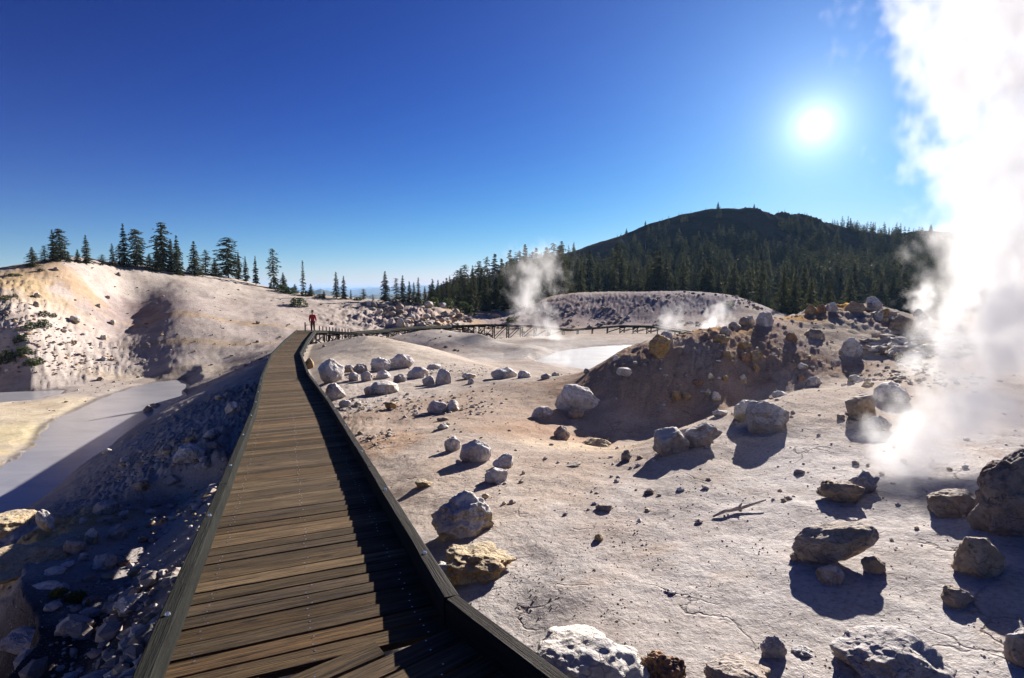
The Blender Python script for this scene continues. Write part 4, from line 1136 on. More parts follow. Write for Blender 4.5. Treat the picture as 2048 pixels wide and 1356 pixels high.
# ------------------------------------------------------------------ trees
def conifer_mesh(seed, levels=26, per=6, clumps=5, tris=3, r=0.17, bare=0.10, gap=0.1, broad=0.0, size=0.036, lean=0.0):
    rg = random.Random(seed); V = []; Fc = []
    top_round = broad
    for l in range(levels):
        f = bare + (1 - bare) * (l + rg.uniform(-.3, .3)) / levels
        f = min(max(f, bare), 0.995)
        if top_round: prof = math.sin(min(1, (1 - f) * 1.25 + .12) * math.pi * .62) ** .8
        else: prof = (1 - f) ** 0.85 * (0.65 + 0.35 * min(1, (f - bare) / 0.12)) + 0.02
        lopside = rg.uniform(0.65, 1.2)
        for k in range(per):
            if rg.random() < gap: continue
            a = rg.uniform(0, 6.283); L = r * prof * rg.uniform(0.55, 1.25) * lopside
            dx, dy = math.cos(a), math.sin(a); droop = rg.uniform(-.42, .02) - .15 * (1 - f)
            nc = max(1, round(clumps * (0.35 + 0.65 * L / r)))
            for c in range(nc):
                t = (c + rg.uniform(.3, 1.0)) / nc
                p = Vector((dx * L * t, dy * L * t, f + droop * L * t + rg.uniform(-.006, .006)))
                s = size * 1.2 * rg.uniform(.6, 1.25) * (0.6 + 0.5 * (1 - f))
                for _ in range(tris):
                    ax = Vector((dx + rg.uniform(-.7, .7), dy + rg.uniform(-.7, .7), rg.uniform(-.7, .35))).normalized()
                    sd = ax.cross(Vector((rg.uniform(-1, 1), rg.uniform(-1, 1), rg.uniform(-1, 1)))).normalized()
                    b = len(V); V += [p - ax * s * .5 + sd * s * .28, p + ax * s * .9, p - ax * s * .5 - sd * s * .28]
                    Fc.append((b, b + 1, b + 2))
    return np.array([tuple(v) for v in V]), np.array(Fc)
def trunk_mesh(seed, rb=0.014, top=0.98):
    rg = random.Random(seed); V = []; Fc = []; n = 7; ks = 8
    ox = oy = 0
    for i in range(ks + 1):
        f = i / ks; rr = rb * (1 - f * .9) * (1.35 if i == 0 else 1)
        for k in range(n): a = k * 6.283 / n; V.append((ox + rr * math.cos(a), oy + rr * math.sin(a), -0.03 + f * (top + .03)))
        ox += rg.uniform(-.004, .004); oy += rg.uniform(-.004, .004)
    for i in range(ks):
        for k in range(n): Fc.append((i * n + k, i * n + (k + 1) % n, (i + 1) * n + (k + 1) % n, (i + 1) * n + k))
    # a few dead lower limbs
    for q in range(5):
        f = rg.uniform(.06, .3); a = rg.uniform(0, 6.28); L = rg.uniform(.05, .09); b = len(V)
        for (t, w) in ((0, .004), (1, .001)):
            for k in range(3):
                an = k * 2.09; V.append((math.cos(a) * L * t + w * math.cos(an) * -math.sin(a), math.sin(a) * L * t + w * math.cos(an) * math.cos(a), f - .2 * L * t + w * math.sin(an)))
        for k in range(3): Fc.append((b + k, b + (k + 1) % 3, b + 3 + (k + 1) % 3, b + 3 + k))
    me = bpy.data.meshes.new('trunk'); me.from_pydata(V, [], Fc); me.materials.append(M['bark']); return me
KINDS = {
 'spire': dict(levels=32, per=9, clumps=6, r=.17, bare=.06),
 'spire2': dict(levels=30, per=8, clumps=6, r=.20, bare=.08, gap=.15),
 'thin': dict(levels=28, per=7, clumps=4, r=.11, bare=.12, size=.032, gap=.15),
 'dense': dict(levels=32, per=11, clumps=7, r=.24, bare=.03),
 'broad': dict(levels=26, per=10, clumps=7, r=.25, bare=.14, broad=1.0, gap=.22, size=.045),
 'ragged': dict(levels=24, per=8, clumps=5, r=.18, bare=.16, broad=1.0, gap=.35, size=.042),
}
TM = {}
for i, (k, kw) in enumerate(KINDS.items()):
    for s in range(2):
        V, Fc = conifer_mesh(100 + i * 10 + s, **kw)
        TM[k, s] = (mesh_np('crown', V, Fc, M['needles'], False), trunk_mesh(i * 3 + s))
TREE_N = 0
def tree(P, H, kind, wr, label, group, lean=0.0, detail=True):
    global TREE_N
    TREE_N += 1
    if len(label.split()) > 16: label = label.replace(' close', '').replace(DESC.get(kind, '#'), 'conifer')
    o = empty('conifer_tree', P, random.uniform(0, 6.28)); tag(o, label, 'tree', group)
    cm, tm = TM[kind, TREE_N % 2]
    for nm, me in (('trunk', tm), ('crown', cm)):
        c = add(nm, me, o); c.scale = (H * wr, H * wr, H)
        if lean: c.rotation_euler = (0, lean, 0)
    return o
ORD = ['first', 'second', 'third', 'fourth', 'fifth', 'sixth', 'seventh', 'eighth', 'ninth', 'tenth', 'eleventh', 'twelfth', 'thirteenth', 'fourteenth', 'fifteenth', 'sixteenth',
       'seventeenth', 'eighteenth', 'nineteenth', 'twentieth']
DESC = {'spire': 'pointed dark conifer', 'spire2': 'open pointed conifer', 'thin': 'thin spindly conifer', 'dense': 'dense bushy conifer', 'broad': 'round topped broad conifer', 'ragged': 'ragged lopsided conifer'}
def size_word(h): return 'very tall' if h > 75 else 'tall' if h > 52 else 'medium' if h > 34 else 'small'
def row(lst, where, group, Y=None, wr_ref=None):
    for i, (px, py, h, w, kind) in enumerate(lst):
        if Y is None: P = cast(px, py)
        else: P = atY(px, py, Y); P[2] = min(P[2], gz(P[0], P[1]) + .3)
        if P[1] > 130: P = atY(px, py, float(np.interp(px, [0, 120, 200, 340, 450, 560, 700], [55, 62, 68, 79, 88, 98, 96])))
        H = 1.08 * h / F * P[1]; r0 = KINDS[kind]['r'] * 2.1
        wr = 1.3 * (w / h) / r0
        tree(Vector((P[0], P[1], P[2] - 0.1)), H, kind, min(max(wr, .7), 2.2), '%s %s, %s from left %s' % (size_word(h), DESC[kind] if len((DESC[kind] + where).split()) < 12 else DESC[kind].split()[-2] + ' ' + DESC[kind].split()[-1], ORD[i], where), group)
row([(66, 533, 38, 24, 'dense'), (90, 526, 34, 14, 'ragged'), (108, 523, 60, 20, 'spire'), (122, 523, 62, 24, 'broad'), (137, 524, 22, 10, 'spire'), (156, 525, 26, 13, 'spire'),
     (174, 527, 54, 17, 'spire')], "on the crest\'s bare left end", 'conifers along the left hill crest')
row([(205, 531, 22, 34, 'ragged'), (226, 533, 44, 16, 'spire2'), (239, 534, 42, 14, 'ragged'), (250, 535, 82, 20, 'spire'), (275, 537, 74, 30, 'broad'), (300, 540, 32, 22, 'dense'),
     (316, 542, 56, 22, 'dense'), (327, 541, 90, 28, 'broad'), (344, 545, 64, 20, 'spire'), (356, 549, 74, 24, 'dense')], 'in the group above the dark fold', 'conifers along the left hill crest')
row([(390, 550, 64, 28, 'dense'), (412, 551, 50, 20, 'ragged'), (430, 552, 34, 20, 'dense'), (457, 556, 76, 38, 'broad'), (478, 559, 52, 13, 'spire'), (492, 563, 48, 12, 'spire'),
     (503, 565, 46, 12, 'spire'), (512, 567, 52, 12, 'spire'), (523, 569, 42, 10, 'spire'), (534, 571, 52, 16, 'spire'), (548, 577, 76, 20, 'ragged'), (567, 580, 34, 18, 'dense')],
    'in the crest row left of the walker', 'conifers along the left hill crest')
row([(590, 586, 18, 20, 'dense'), (607, 586, 62, 13, 'thin'), (622, 592, 24, 14, 'dense'), (648, 595, 14, 8, 'spire'), (673, 596, 50, 18, 'spire2'), (688, 598, 44, 14, 'spire'), (702, 599, 20, 9, 'thin'),
     (727, 600, 22, 13, 'ragged'), (746, 602, 14, 9, 'thin')], 'in the saddle before the distance', 'conifers on the saddle')
row([(771, 603, 58, 22, 'dense'), (793, 604, 46, 15, 'ragged'), (806, 605, 52, 17, 'dense'), (819, 606, 42, 14, 'spire'), (828, 606, 40, 12, 'spire'), (837, 607, 50, 14, 'spire2'), (850, 608, 34, 14, 'dense')],
    'on top of the rocky outcrop', 'conifers on the outcrop')

def scrub_mesh(seed, n=420):
    rg = random.Random(seed); V = []; Fc = []
    for i in range(n):
        a = rg.uniform(0, 6.28); e = rg.random(); rr = (0.25 + .75 * rg.random() ** .5) * (.8 + .3 * math.sin(a * 3 + seed))
        p = Vector((math.cos(a) * rr * .5, math.sin(a) * rr * .5, (1 - rr ** 2 * .6) * e * .95))
        for _ in range(2):
            ax = Vector((rg.uniform(-1, 1), rg.uniform(-1, 1), rg.uniform(-.2, 1))).normalized(); sd = ax.cross(Vector((rg.uniform(-1, 1), rg.uniform(-1, 1), rg.uniform(-1, 1)))).normalized()
            s = rg.uniform(.06, .12); b = len(V); V += [tuple(p - ax * s * .5 + sd * s * .35), tuple(p + ax * s), tuple(p - ax * s * .5 - sd * s * .35)]; Fc.append((b, b + 1, b + 2))
    return np.array(V), np.array(Fc)
SM = [scrub_mesh(s) for s in range(3)]
SCM = [mesh_np('scrub', v, f, M['scrub'], False) for v, f in SM]
MOM = [mesh_np('moss', v, f, M['moss'], False) for v, f in SM]
def bush(px, py, w, h, label, group, mats=SCM, name='shrub', cat='shrub'):
    P = cast(px, py)
    if P[1] > 130 and px < 700: P = atY(px, py, float(np.interp(px, [0, 120, 200, 340, 450, 560, 700], [55, 62, 68, 79, 88, 98, 96])))
    W = w / F * P[1]; H = h / F * P[1]
    o = add(name, mats[int(px) % 3], None, (P[0], P[1] + W * .2, P[2] - .08 * H)); o.scale = (W, W, H * 1.1); o.rotation_euler = (0, 0, px)
    tag(o, label, cat, group)
bush(593, 612, 36, 20, 'dark green shrub alone on the smooth hill above the walker', 'shrubs')
for px, py, w, h, l in ((84, 632, 22, 12, 'highest round shrub on the lower left hillside'), (106, 634, 12, 9, 'small round shrub right of the highest one on the hillside'), (55, 658, 22, 16, 'upright shrub in the middle of the left hillside'),
                     (82, 654, 26, 18, 'shrub right of the upright one on the left hillside'), (38, 684, 26, 18, 'shrub casting a long shadow on the left hillside'), (12, 726, 30, 30, 'big dark shrub at the left edge of the picture'),
                     (42, 712, 30, 24, 'wide dark shrub next to the one at the left edge'), (58, 732, 26, 18, 'low shrub at the bottom of the left hillside'), (76, 728, 14, 16, 'narrow shrub beside the low one at the hill bottom'),
                     (8, 600, 16, 12, 'shrub on the orange slope at the left edge'), (28, 594, 10, 8, 'tiny shrub on the orange slope'),
                     (80, 500 + 42, 12, 6, 'low shrub on the orange slope below the crest'), (22, 552, 30, 6, 'flat shrub on the skyline at the far left'),
                     (545, 578, 22, 12, 'low shrub under the ragged conifer of the crest row'), (608, 592, 24, 12, 'low shrub at the foot of the thin saddle conifer'), (640, 596, 22, 9, 'flat shrub left of the open saddle conifer'),
                     (715, 601, 20, 8, 'flat shrub right of the saddle conifers'), (783, 606, 26, 10, 'low shrub between the outcrop conifers'), (835, 609, 30, 12, 'low shrub on the right half of the outcrop top'), (563, 584, 30, 18, 'thick shrub at the lower end of the crest row'), (578, 588, 24, 16, 'thick shrub right of the crest row'),
                     (868, 612, 26, 20, 'light green shrub on the outcrop, leftmost of three'), (895, 616, 30, 22, 'light green shrub on the outcrop, middle of three'), (925, 626, 34, 26, 'light green shrub on the outcrop, rightmost of three'),
                     (940, 630, 24, 22, 'dark shrub at the foot of the outcrop trees'), (1022, 645, 22, 14, 'dark shrub behind the far trestle'),
                     (1460, 610, 20, 10, 'small shrub on the grey bank behind the basin'), (1095, 592, 16, 14, 'shrub at the top left of the grey bank')):
    bush(px, py, w, h, l, 'shrubs')
bush(112, 1196, 34, 20, 'mustard green moss clump in the dark rubble', 'moss clumps', MOM, 'moss_clump', 'moss')
bush(146, 1204, 40, 20, 'brighter ragged moss clump right of the mustard one', 'moss clumps', MOM, 'moss_clump', 'moss')

# woods: nearer edge of the wood as single trees
edge = []
rgw = random.Random(33)
def wood_tree(P, H, group, label, kind=None):
    k = kind or rgw.choice(['spire', 'spire2', 'dense', 'spire', 'dense', 'ragged'])
    tree(Vector((P[0], P[1], P[2] - .2)), H, k, rgw.uniform(.9, 1.35), label, group)
# left flank of the wood, rising to the right
for i in range(105):
    px = rgw.uniform(858, 1130); f = (px - 858) / 272
    Y = rgw.uniform(112, 175)
    x = (px - CX) / F * Y; z = gz(x, Y)
    tall = (42 + 46 * f) * rgw.uniform(.7, 1.35)
    wood_tree((x, Y, z), max(5, tall / F * Y), 'conifers at the left flank of the wood', 'dark conifer packed in the wood between the outcrop and the hill')
for px, h in ((945, 60), (958, 78), (975, 88), (1000, 70), (1020, 100), (1050, 112), (1072, 105), (1090, 98), (1105, 116), (1122, 118), (1040, 100), (990, 92), (930, 72), (915, 60), (900, 48), (1155, 84), (1178, 98), (1167, 76)):
    Y = rgw.uniform(185, 215); x = (px - CX) / F * Y; z = gz(x, Y); zt = -(590 - h * 1.0 - 580) / F * Y
    top_py = 598 - h; Ht = (580 - top_py) / F * Y - z
    wood_tree((x, Y, z), max(7, Ht), 'tall conifers on the wood skyline', 'tall conifer rising above the wood skyline left of the big hill')
LT = [(1161, 600, 72, 'dense', 'sunlit bushy conifer at the edge of the wood above the left of the bank'), (1232, 585, 100, 'ragged', 'very tall brownish conifer in front of the big hill'),
      (1195, 588, 62, 'spire', 'olive conifer left of the very tall brownish one'), (1260, 588, 56, 'spire', 'olive conifer right of the very tall brownish one'), (1300, 586, 60, 'spire2', 'golden lit conifer behind the left of the bank crest'),
      (1350, 586, 44, 'spire', 'small lit conifer behind the bank crest'), (1388, 588, 58, 'spire2', 'medium conifer behind the middle of the bank'), (1418, 590, 72, 'dense', 'large lit conifer behind the right of the bank'),
      (1440, 592, 48, 'spire', 'conifer just right of the large lit one behind the bank'), (1565, 622, 92, 'dense', 'large golden lit conifer, left of two on the slope end'), (1588, 622, 84, 'dense', 'large golden lit conifer, right of two on the slope end'),
      (1620, 622, 70, 'dense', 'dark bushy conifer right of the golden pair'), (1655, 615, 60, 'dense', 'dark conifer behind the mustard skyline rock'), (1480, 600, 50, 'spire', 'dark narrow conifer above the bank end'),
      (1520, 606, 56, 'spire', 'dark narrow conifer left of the golden pair'), (1895, 640, 108, 'dense', 'bright green conifer half hidden by the steam'), (1868, 600, 50, 'ragged', 'small conifer left of the bright green one in the steam')]
for px, py, h, k, l in LT:
    Y = 165 if px < 1500 else 120 if px < 1700 else 60
    x = (px - CX) / F * Y; z = gz(x, Y); top = (580 - (py - h)) / F * Y
    tree(Vector((x, Y, z - .2)), max(4, top - z), k, 1.0, l, 'single conifers in front of the wood')
for px, h in ((1429, 12), (1462, 5), (1352, 7), (1287, 9), (1376, 6), (1490, 6), (1535, 6), (1590, 7), (1600, 6), (1686, 14), (1694, 13), (1702, 15), (1718, 14), (1734, 12), (1752, 12), (1790, 10), (1786, 12), (1850, 12), (1500, 9), (1508, 7), (1548, 8), (1560, 6), (1575, 9), (1583, 8), (1612, 8), (1625, 6), (1640, 7), (1655, 6), (1668, 8), (1320, 6), (1250, 10), (1232, 8), (1405, 5)):
    Y = 390; x = (px - CX) / F * Y; z = gz(x, Y)
    tree(Vector((x, Y, z - .3)), h * 1.2 / F * Y, 'dense' if h > 8 else 'thin', 1.3, 'small conifer standing on the bare skyline of the big hill', 'conifers on the hill skyline')
SNAG = trunk_mesh(77, .011); SNAG.materials.clear(); SNAG.materials.append(M['snag'])
for px, Y, h_, l in ((1288, 340, 26, 'tallest bleached dead trunk on the left shoulder of the big hill'), (1265, 330, 18, 'short bleached dead trunk left of the tallest one on the hill shoulder'), (1310, 345, 16, 'thin bleached dead trunk right of the tallest one on the hill shoulder'),
                     (768, 94, 26, 'grey dead trunk beside the outcrop conifers'), (737, 96, 22, 'thin grey dead trunk in the saddle'), (95, 56, 40, 'bare dead trunk among the leftmost crest conifers'), (42, 54, 18, 'short bare dead trunk at the far left of the crest')):
    x = (px - CX) / F * Y
    o = add('dead_tree', SNAG, None, (x, Y, gz(x, Y) - .2)); H = h_ / F * Y; o.scale = (H, H, H); o.rotation_euler = (.04, .03, px); tag(o, l, 'tree', 'dead trees')
n_ind = 0
for i in range(150):
    px = rgw.uniform(1120, 2040) if i > 30 else rgw.uniform(1120, 1560); Y = rgw.uniform(150, 235)
    x = (px - CX) / F * Y; z = gz(x, Y)
    wood_tree((x, Y, z), rgw.uniform(9, 17), 'conifers at the foot of the big hill', 'dark conifer in the shaded wood at the foot of the big hill')
def woods():
    tm = [conifer_mesh(500 + s, levels=15, per=6, clumps=4, tris=2, r=.21, size=.065) for s in range(5)]
    rg = np.random.RandomState(4); Vs = []; Fs = []; nb = 0
    n = 4200; px = rg.uniform(1000, 2300, n); Y = 225 * (394 / 225) ** rg.rand(n)
    x = (px - CX) / F * Y; z = terrain(x, Y)
    dens = fbm(np.stack([x, Y], -1) / 26, 3, 6)
    el = (z / Y) * F                                   # image height above the horizon
    sky = np.interp(px, [1000, 1140, 1280, 1420, 1540, 1660, 1750, 2300], [35, 80, 126, 163, 150, 135, 118, 105])
    for i in range(n):
        fr = el[i] / sky[i]
        lim = 0.90 - 1.3 * max(0, fr - .40) * (1.3 if 1150 < px[i] < 1600 else .4)
        if dens[i] * .8 + .45 > lim + .25 * rg.rand() : continue
        if fr > .93: continue
        v, f = tm[rg.randint(5)]; H = rg.uniform(5, 17) * (1 - .5 * max(0, fr)); a = rg.rand() * 6.28; c_, s_ = math.cos(a), math.sin(a)
        q = (v * H * np.array([1, 1, 1])) @ np.array([[c_, s_, 0], [-s_, c_, 0], [0, 0, 1]])
        Vs.append(q + np.array([x[i], Y[i], z[i] - .3])); Fs.append(f + nb); nb += len(v)
    o = add('hillside_wood', mesh_np('hillside_wood', np.concatenate(Vs), np.concatenate(Fs), M['needles'], False))
    tag(o, None, None, None, 'stuff'); o['label'] = 'far conifer wood covering the shaded hill'
woods()

# ------------------------------------------------------------------ the walker
def person():
    P = atY(626, 664.5, 45.0)
    d, dz = path_dist(np.array([P[0]]), np.array([P[1]]), PATH)
    root = empty('person', Vector((P[0], P[1], float(dz[0]))), rad(200))
    tag(root, 'person in a dark red jacket walking at the far end of the boardwalk', 'person')
    skin = simple('skin', (0.50, 0.30, 0.22), .6, 5, .05); red = simple('red_cloth', (0.30, 0.015, 0.02), .8, 9, .2)
    dk = simple('dark_cloth', (0.07, 0.015, 0.02), .85, 9, .2); hair = simple('dark_hair', (0.03, 0.022, 0.018), .7, 30, .3); boot = simple('boot_leather', (0.05, .035, .03), .6, 9, .2)
    def skinned(name, verts, edges, mat, rt=0, sub=2):
        me = bpy.data.meshes.new(name); bm = bmesh.new(); sk = bm.verts.layers.skin.verify(); vs = []
        for (x, y, z, r) in verts:
            v = bm.verts.new((x, y, z)); v[sk].radius = (r, r) if not isinstance(r, tuple) else r; vs.append(v)
        vs[rt][sk].use_root = True
        for a, b in edges: bm.edges.new((vs[a], vs[b]))
        bm.to_mesh(me); bm.free(); me.materials.append(mat)
        o = add(name, me, root); o.modifiers.new('skin', 'SKIN').use_smooth_shade = True; s = o.modifiers.new('sub', 'SUBSURF'); s.levels = sub; s.render_levels = sub
        return o
    # body: pelvis, spine, neck, head, arms with hands, legs mid-stride
    v = [(0, 0, .93, .12), (0, 0, 1.12, .11), (0, .01, 1.32, .13), (0, .01, 1.44, .075), (0, .015, 1.52, .05), (0, .02, 1.60, .078), (0, .02, 1.70, .085), (0, .02, 1.755, .05), (0, .105, 1.635, .014),
         (.17, .01, 1.40, .055), (.23, -.03, 1.14, .042), (.24, .06, .92, .033), (.24, .09, .85, .035), (.235, .12, .79, .018),
         (-.17, .01, 1.40, .055), (-.24, .02, 1.14, .042), (-.26, -.06, .93, .033), (-.265, -.07, .86, .035), (-.26, -.06, .79, .018),
         (.09, 0, .88, .085), (.10, .16, .50, .06), (.10, .13, .09, .042), (.10, .26, .04, .035),
         (-.09, 0, .88, .085), (-.10, -.02, .50, .06), (-.10, -.26, .14, .042), (-.10, -.17, .05, .035)]
    e = [(0, 1), (1, 2), (2, 3), (3, 4), (4, 5), (5, 6), (6, 7), (5, 8), (2, 9), (9, 10), (10, 11), (11, 12), (12, 13), (2, 14), (14, 15), (15, 16), (16, 17), (17, 18),
         (0, 19), (19, 20), (20, 21), (21, 22), (0, 23), (23, 24), (24, 25), (25, 26)]
    skinned('body', v, e, skin)
    g = .028
    jv = [(0, 0, .86, .15), (0, 0, 1.12, .15), (0, .01, 1.32, .165), (0, .01, 1.45, .085), (.19, .01, 1.40, .08), (.235, -.03, 1.14, .065), (.245, .06, .94, .052), (-.19, .01, 1.40, .08), (-.245, .02, 1.14, .065), (-.265, -.06, .95, .052)]
    skinned('jacket', jv, [(0, 1), (1, 2), (2, 3), (2, 4), (4, 5), (5, 6), (2, 7), (7, 8), (8, 9)], red, 1)
    tv = [(0, 0, .92, .14), (.09, 0, .86, .11), (.10, .165, .50, .085), (.10, .135, .12, .066), (-.09, 0, .86, .11), (-.10, -.02, .50, .085), (-.10, -.255, .17, .066)]
    skinned('trousers', tv, [(0, 1), (1, 2), (2, 3), (0, 4), (4, 5), (5, 6)], dk, 0)
    skinned('hair', [(0, -.02, 1.62, .082), (0, -.01, 1.71, .095), (0, .02, 1.775, .06)], [(0, 1), (1, 2)], hair, 1)
    for s, p, q in ((1, (.10, .13, .07), (.10, .28, .045)), (-1, (-.10, -.27, .12), (-.10, -.16, .04))):
        skinned('boot', [(*p, .055), (*q, .042)], [(0, 1)], boot, 0)
person()

# ------------------------------------------------------------------ sky and sun
SUN = ray(1630, 250); SUN = SUN / np.linalg.norm(SUN)
EL = math.asin(SUN[2]); AZ = math.atan2(SUN[0], SUN[1])
sd_ = bpy.data.lights.new('sun', 'SUN'); sd_.energy = 5.0; sd_.angle = rad(0.5); sd_.color = (1.0, 0.93, 0.84)
so = bpy.data.objects.new('sun', sd_); COL.objects.link(so)
LAMP = Vector((math.cos(rad(20)) * math.sin(rad(30)), math.cos(rad(20)) * math.cos(rad(30)), math.sin(rad(20))))   # seen a little off the disc's centre
so.rotation_euler = Vector(-LAMP).to_track_quat('-Z', 'Y').to_euler(); so.location = Vector(SUN) * 300
W = bpy.data.worlds.new('World'); SC.world = W; W.use_nodes = True
nt = W.node_tree; nt.nodes.clear(); h = N(nt)
sky = h.n('ShaderNodeTexSky', sky_type='NISHITA'); sky.sun_disc = False; sky.sun_elevation = rad(20); sky.sun_rotation = rad(30)
sky.altitude = 2500; sky.air_density = 1.0; sky.dust_density = 0.6; sky.ozone_density = 3.0
hs = h.n('ShaderNodeHueSaturation'); hs.inputs['Saturation'].default_value = 1.25; h.inp(hs, 'Color', sky.outputs[0])
EXPO = 1.55
def vmul(v, c):
    nd = h.n('ShaderNodeVectorMath', operation='MULTIPLY'); h.inp(nd, 0, v); h.inp(nd, 1, c); return nd.outputs[0]
def vadd(v, c):
    nd = h.n('ShaderNodeVectorMath', operation='ADD'); h.inp(nd, 0, v); h.inp(nd, 1, c); return nd.outputs[0]
def vsc(c, f):
    nd = h.n('ShaderNodeVectorMath', operation='SCALE'); nd.inputs[0].default_value = c; h.inp(nd, 'Scale', f); return nd.outputs[0]
deep = h.n('ShaderNodeGamma'); deep.inputs[1].default_value = 2.1; h.inp(deep, 0, vmul(hs.outputs[0], (0.264,) * 3))
sk0 = vmul(deep.outputs[0], (0.22, 0.29, 0.37))
dv_ = h.n('ShaderNodeVectorMath', operation='DIVIDE'); h.inp(dv_, 0, sk0); h.inp(dv_, 1, vadd(vmul(sk0, (0.3, 0.80, 0.80)), (1.0, 1.0, 1.0)))
skyc = dv_.outputs[0]
tc = h.n('ShaderNodeTexCoord'); dot = h.n('ShaderNodeVectorMath', operation='DOT_PRODUCT'); h.inp(dot, 0, tc.outputs['Generated']); dot.inputs[1].default_value = tuple(SUN)
ang = h.math('MULTIPLY', h.math('ARCCOSINE', h.math('MINIMUM', dot.outputs['Value'], 0.999999)), 57.29578)
sz = h.n('ShaderNodeSeparateXYZ'); h.inp(sz, 0, tc.outputs['Generated'])
hz = h.math('EXPONENT', h.math('MULTIPLY', h.math('ABSOLUTE', sz.outputs[2]), -9.0))
g1 = h.math('MULTIPLY', h.math('EXPONENT', h.math('MULTIPLY', ang, -1 / 1.5)), 1.6)
g2 = h.math('MULTIPLY', h.math('EXPONENT', h.math('MULTIPLY', ang, -1 / 15.0)), 0.46)
disc = h.math('MULTIPLY', h.math('LESS_THAN', ang, 1.0), 30.0)
tot = vadd(skyc, vsc((0.17, 0.08, 0.04), hz))
tot = vadd(vadd(tot, vsc((0.45, 0.68, 1.0), g2)), vsc((0.92, 0.96, 1.0), h.math('ADD', g1, disc)))
bg = h.n('ShaderNodeBackground'); h.inp(bg, 'Color', vmul(tot, (10 / 2 ** EXPO,) * 3)); bg.inputs['Strength'].default_value = 0.1
wo = h.n('ShaderNodeOutputWorld'); nt.links.new(bg.outputs[0], wo.inputs[0])

# ------------------------------------------------------------------ steam
def steam(name, label, zs, xs, ys, rs, dens, nscale, amp=0.9, rise=0.6, group=None, soft=0.5, aniso=0.05, step=None, seed=0.0, dfall=None):
    """a plume: centre line and radius tabulated over height"""
    zs = np.array(zs, float); xs = np.array(xs, float); ys = np.array(ys, float); rs = np.array(rs, float)
    V = []; n = 20; rows = 22
    zz = np.linspace(zs[0], zs[-1], rows)
    for z in zz:
        cx_, cy_, r_ = np.interp(z, zs, xs), np.interp(z, zs, ys), np.interp(z, zs, rs) * 1.5
        for k in range(n): a = k * 2 * math.pi / n; V.append((cx_ + r_ * math.cos(a), cy_ + r_ * math.sin(a), z))
    Fc = [(i * n + k, i * n + (k + 1) % n, (i + 1) * n + (k + 1) % n, (i + 1) * n + k) for i in range(rows - 1) for k in range(n)]
    Fc.append(tuple(reversed(range(n)))); Fc.append(tuple(range((rows - 1) * n, rows * n)))
    org = np.array([xs[0], ys[0], zs[0]])
    V = np.array(V) - org
    m, nt = new_mat(name + '_vapour'); h = N(nt)
    tc = h.n('ShaderNodeTexCoord'); P = tc.outputs['Object']; sx = h.n('ShaderNodeSeparateXYZ'); h.inp(sx, 0, P)
    Hh = zs[-1] - zs[0]; t = h.math('DIVIDE', sx.outputs[2], float(Hh))
    def table(vals, o):
        lo, hi = float(vals.min()), float(vals.max()); rg = max(hi - lo, 1e-4)
        rp = h.ramp(t, [(float((z - zs[0]) / Hh), float((v - lo) / rg)) for z, v in zip(zs, vals)])
        return h.math('MULTIPLY_ADD', rp, rg, lo - o)
    cx_, cy_, r_ = table(xs, org[0]), table(ys, org[1]), table(rs, 0.0)
    dx = h.math('SUBTRACT', sx.outputs[0], cx_); dy = h.math('SUBTRACT', sx.outputs[1], cy_)
    d = h.math('DIVIDE', h.math('SQRT', h.math('ADD', h.math('MULTIPLY', dx, dx), h.math('MULTIPLY', dy, dy))), r_)
    nz = h.noise(h.map(P, (1, 1, rise), loc=(seed, seed * 2, 0)), nscale, 6, 0.62, 0.35)
    vb = h.n('ShaderNodeTexVoronoi', feature='SMOOTH_F1'); vb.inputs['Scale'].default_value = nscale * 2.2; vb.inputs['Smoothness'].default_value = 0.6; vb.inputs['Detail'].default_value = 1.0
    h.inp(vb, 'Vector', h.map(P, (1, 1, .85), loc=(seed, 3, 1)))
    nz = h.math('ADD', nz, h.math('MULTIPLY', h.math('SUBTRACT', 0.42, vb.outputs['Distance']), 0.30))
    s = h.math('ADD', h.math('SUBTRACT', 1.0, d), h.math('MULTIPLY', h.math('SUBTRACT', nz, 0.5), amp * 2.4))
    s = h.math('DIVIDE', s, soft, clamp=True); s = h.math('MULTIPLY', s, s)
    # never cut by the domain's wall, thin out at both ends
    s = h.math('MULTIPLY', s, h.ramp(d, [(1.05, 1.0), (1.42, 0.0)] if False else [(0.0, 1.0)]))
    edge = h.math('SUBTRACT', 1.0, h.math('MULTIPLY', h.math('SUBTRACT', d, 1.0), 2.3), clamp=True)
    s = h.math('MULTIPLY', s, edge)
    fall = h.ramp(t, dfall or [(0.0, 0.0), (0.04, 1.0), (0.6, 0.8), (1.0, 0.0)])
    s = h.math('MULTIPLY', h.math('MULTIPLY', s, fall), dens)
    pv = h.n('ShaderNodeVolumePrincipled'); h.inp(pv, 'Density', s); pv.inputs['Color'].default_value = (1.0, 1.0, 1.0, 1); pv.inputs['Anisotropy'].default_value = aniso
    o_ = h.n('ShaderNodeOutputMaterial'); nt.links.new(pv.outputs[0], o_.inputs['Volume'])
    m.cycles.volume_step_rate = step or 1.0
    me = mesh_np(name, V, Fc, m, True)
    o = add(name, me, None, tuple(org)); tag(o, label, 'steam', group); o['kind'] = 'thing'
    return o
def tab(rows_):
    """rows: (py, px centre, px radius, Y) from bottom to top"""
    zs, xs, ys, rs = [], [], [], []
    for py, px, pr, Y in rows_:
        p = atY(px, py, Y); zs.append(p[2]); xs.append(p[0]); ys.append(p[1]); rs.append(pr / F * Y)
    return zs, xs, ys, rs
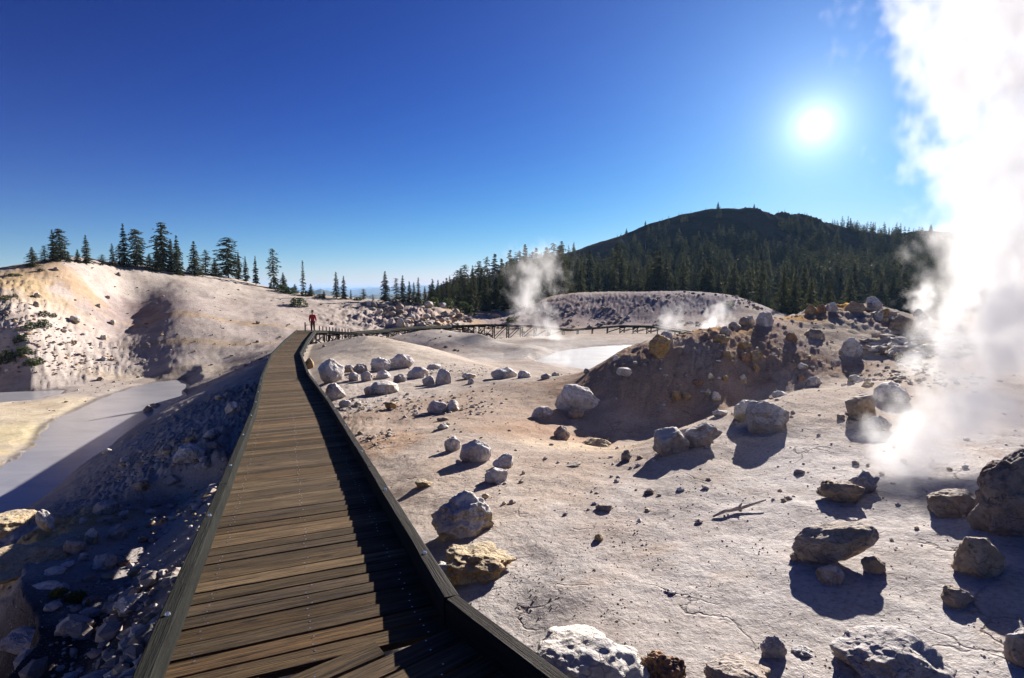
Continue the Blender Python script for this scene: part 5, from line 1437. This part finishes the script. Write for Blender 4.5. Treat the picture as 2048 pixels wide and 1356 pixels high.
steam('steam_plume', 'towering white steam plume billowing from the vent at the right', *tab([
    (1032, 1788, 62, 5.0), (975, 1808, 105, 5.2), (890, 1872, 158, 5.7), (800, 1950, 195, 6.2), (700, 2015, 195, 6.7), (600, 2040, 190, 7.0), (480, 2045, 210, 7.2), (350, 2035, 225, 7.4),
    (200, 2025, 235, 7.6), (60, 2015, 240, 7.8), (-150, 1990, 250, 8.0), (-420, 1940, 290, 8.2)]), 5.0, 1.25, amp=1.0, soft=.6, dfall=[(0, .0), (.02, .9), (.12, 1.0), (.30, .55), (.5, .45), (.9, .42), (1, 0)], step=1.0)
steam('steam_wisp', 'tall thin steam wisp rising in front of the wood', *tab([
    (725, 1095, 50, 58), (700, 1090, 84, 60), (668, 1084, 84, 62), (630, 1066, 56, 62), (595, 1062, 66, 62), (555, 1066, 84, 63), (515, 1080, 90, 63), (470, 1100, 66, 64)]), 0.48, 0.36, amp=1.5, soft=1.1, group='steam wisps', seed=3.0, step=1.0)
steam('steam_wisp', 'low steam drifting over the pale ground at the pool edge', *tab([
    (756, 1110, 40, 34), (735, 1110, 70, 35), (712, 1110, 70, 36), (690, 1120, 50, 37), (672, 1130, 30, 38)]), 0.8, 0.6, amp=1.1, soft=1.1, group='steam wisps', seed=9.0, step=1.0)
steam('steam_wisp', 'bright steam puff rising behind the crest row of rocks', *tab([
    (690, 1420, 24, 62), (665, 1425, 36, 62), (640, 1432, 40, 62), (615, 1445, 38, 62), (595, 1460, 24, 62)]), 1.4, 0.5, amp=1.1, soft=.8, group='steam wisps', seed=5.0, step=1.0)
steam('steam_wisp', 'faint steam spread before the grey bank', *tab([
    (685, 1350, 40, 72), (665, 1350, 60, 72), (640, 1345, 62, 72), (618, 1355, 48, 72), (600, 1370, 30, 72)]), 0.55, 0.40, amp=1.2, soft=1.1, group='steam wisps', seed=7.0, step=1.0)
steam('steam_wisp', 'small white steam jet behind the far right rubble', *tab([
    (632, 1835, 16, 30), (615, 1840, 30, 30), (590, 1848, 36, 30), (565, 1855, 26, 30), (550, 1862, 14, 30)]), 1.6, 1.0, amp=.9, soft=.7, group='steam wisps', seed=8.0, step=1.0)

# ------------------------------------------------------------------ air
def haze():
    m, nt = new_mat('thin_air'); h = N(nt)
    pv = h.n('ShaderNodeVolumePrincipled'); pv.inputs['Density'].default_value = 0.000085; pv.inputs['Color'].default_value = (0.36, 0.62, 1.0, 1); pv.inputs['Anisotropy'].default_value = 0.0
    o_ = h.n('ShaderNodeOutputMaterial'); nt.links.new(pv.outputs[0], o_.inputs['Volume'])
    s = 19000.0
    V = [(x * s, y * s, z) for z in (-140.0, 95.0) for x, y in ((-1, -1), (1, -1), (1, 1), (-1, 1))]
    Fc = [(3, 2, 1, 0), (4, 5, 6, 7), (0, 1, 5, 4), (1, 2, 6, 5), (2, 3, 7, 6), (3, 0, 4, 7)]
    me = bpy.data.meshes.new('haze'); me.from_pydata(V, [], Fc); me.materials.append(m)
    o = add('haze', me); o['kind'] = 'stuff'
USE_HAZE = True
if USE_HAZE: haze()

# ------------------------------------------------------------------ render settings
SC.render.engine = 'CYCLES'
SC.view_settings.view_transform = 'Standard'; SC.view_settings.look = 'None'; SC.view_settings.gamma = 1.0
SC.view_settings.exposure = EXPO
SC.cycles.use_denoising = True
SC.cycles.volume_bounces = 6; SC.cycles.max_bounces = 9; SC.cycles.diffuse_bounces = 3; SC.cycles.transparent_max_bounces = 12
SC.cycles.volume_max_steps = 160
SC.cycles.sample_clamp_indirect = 8.0
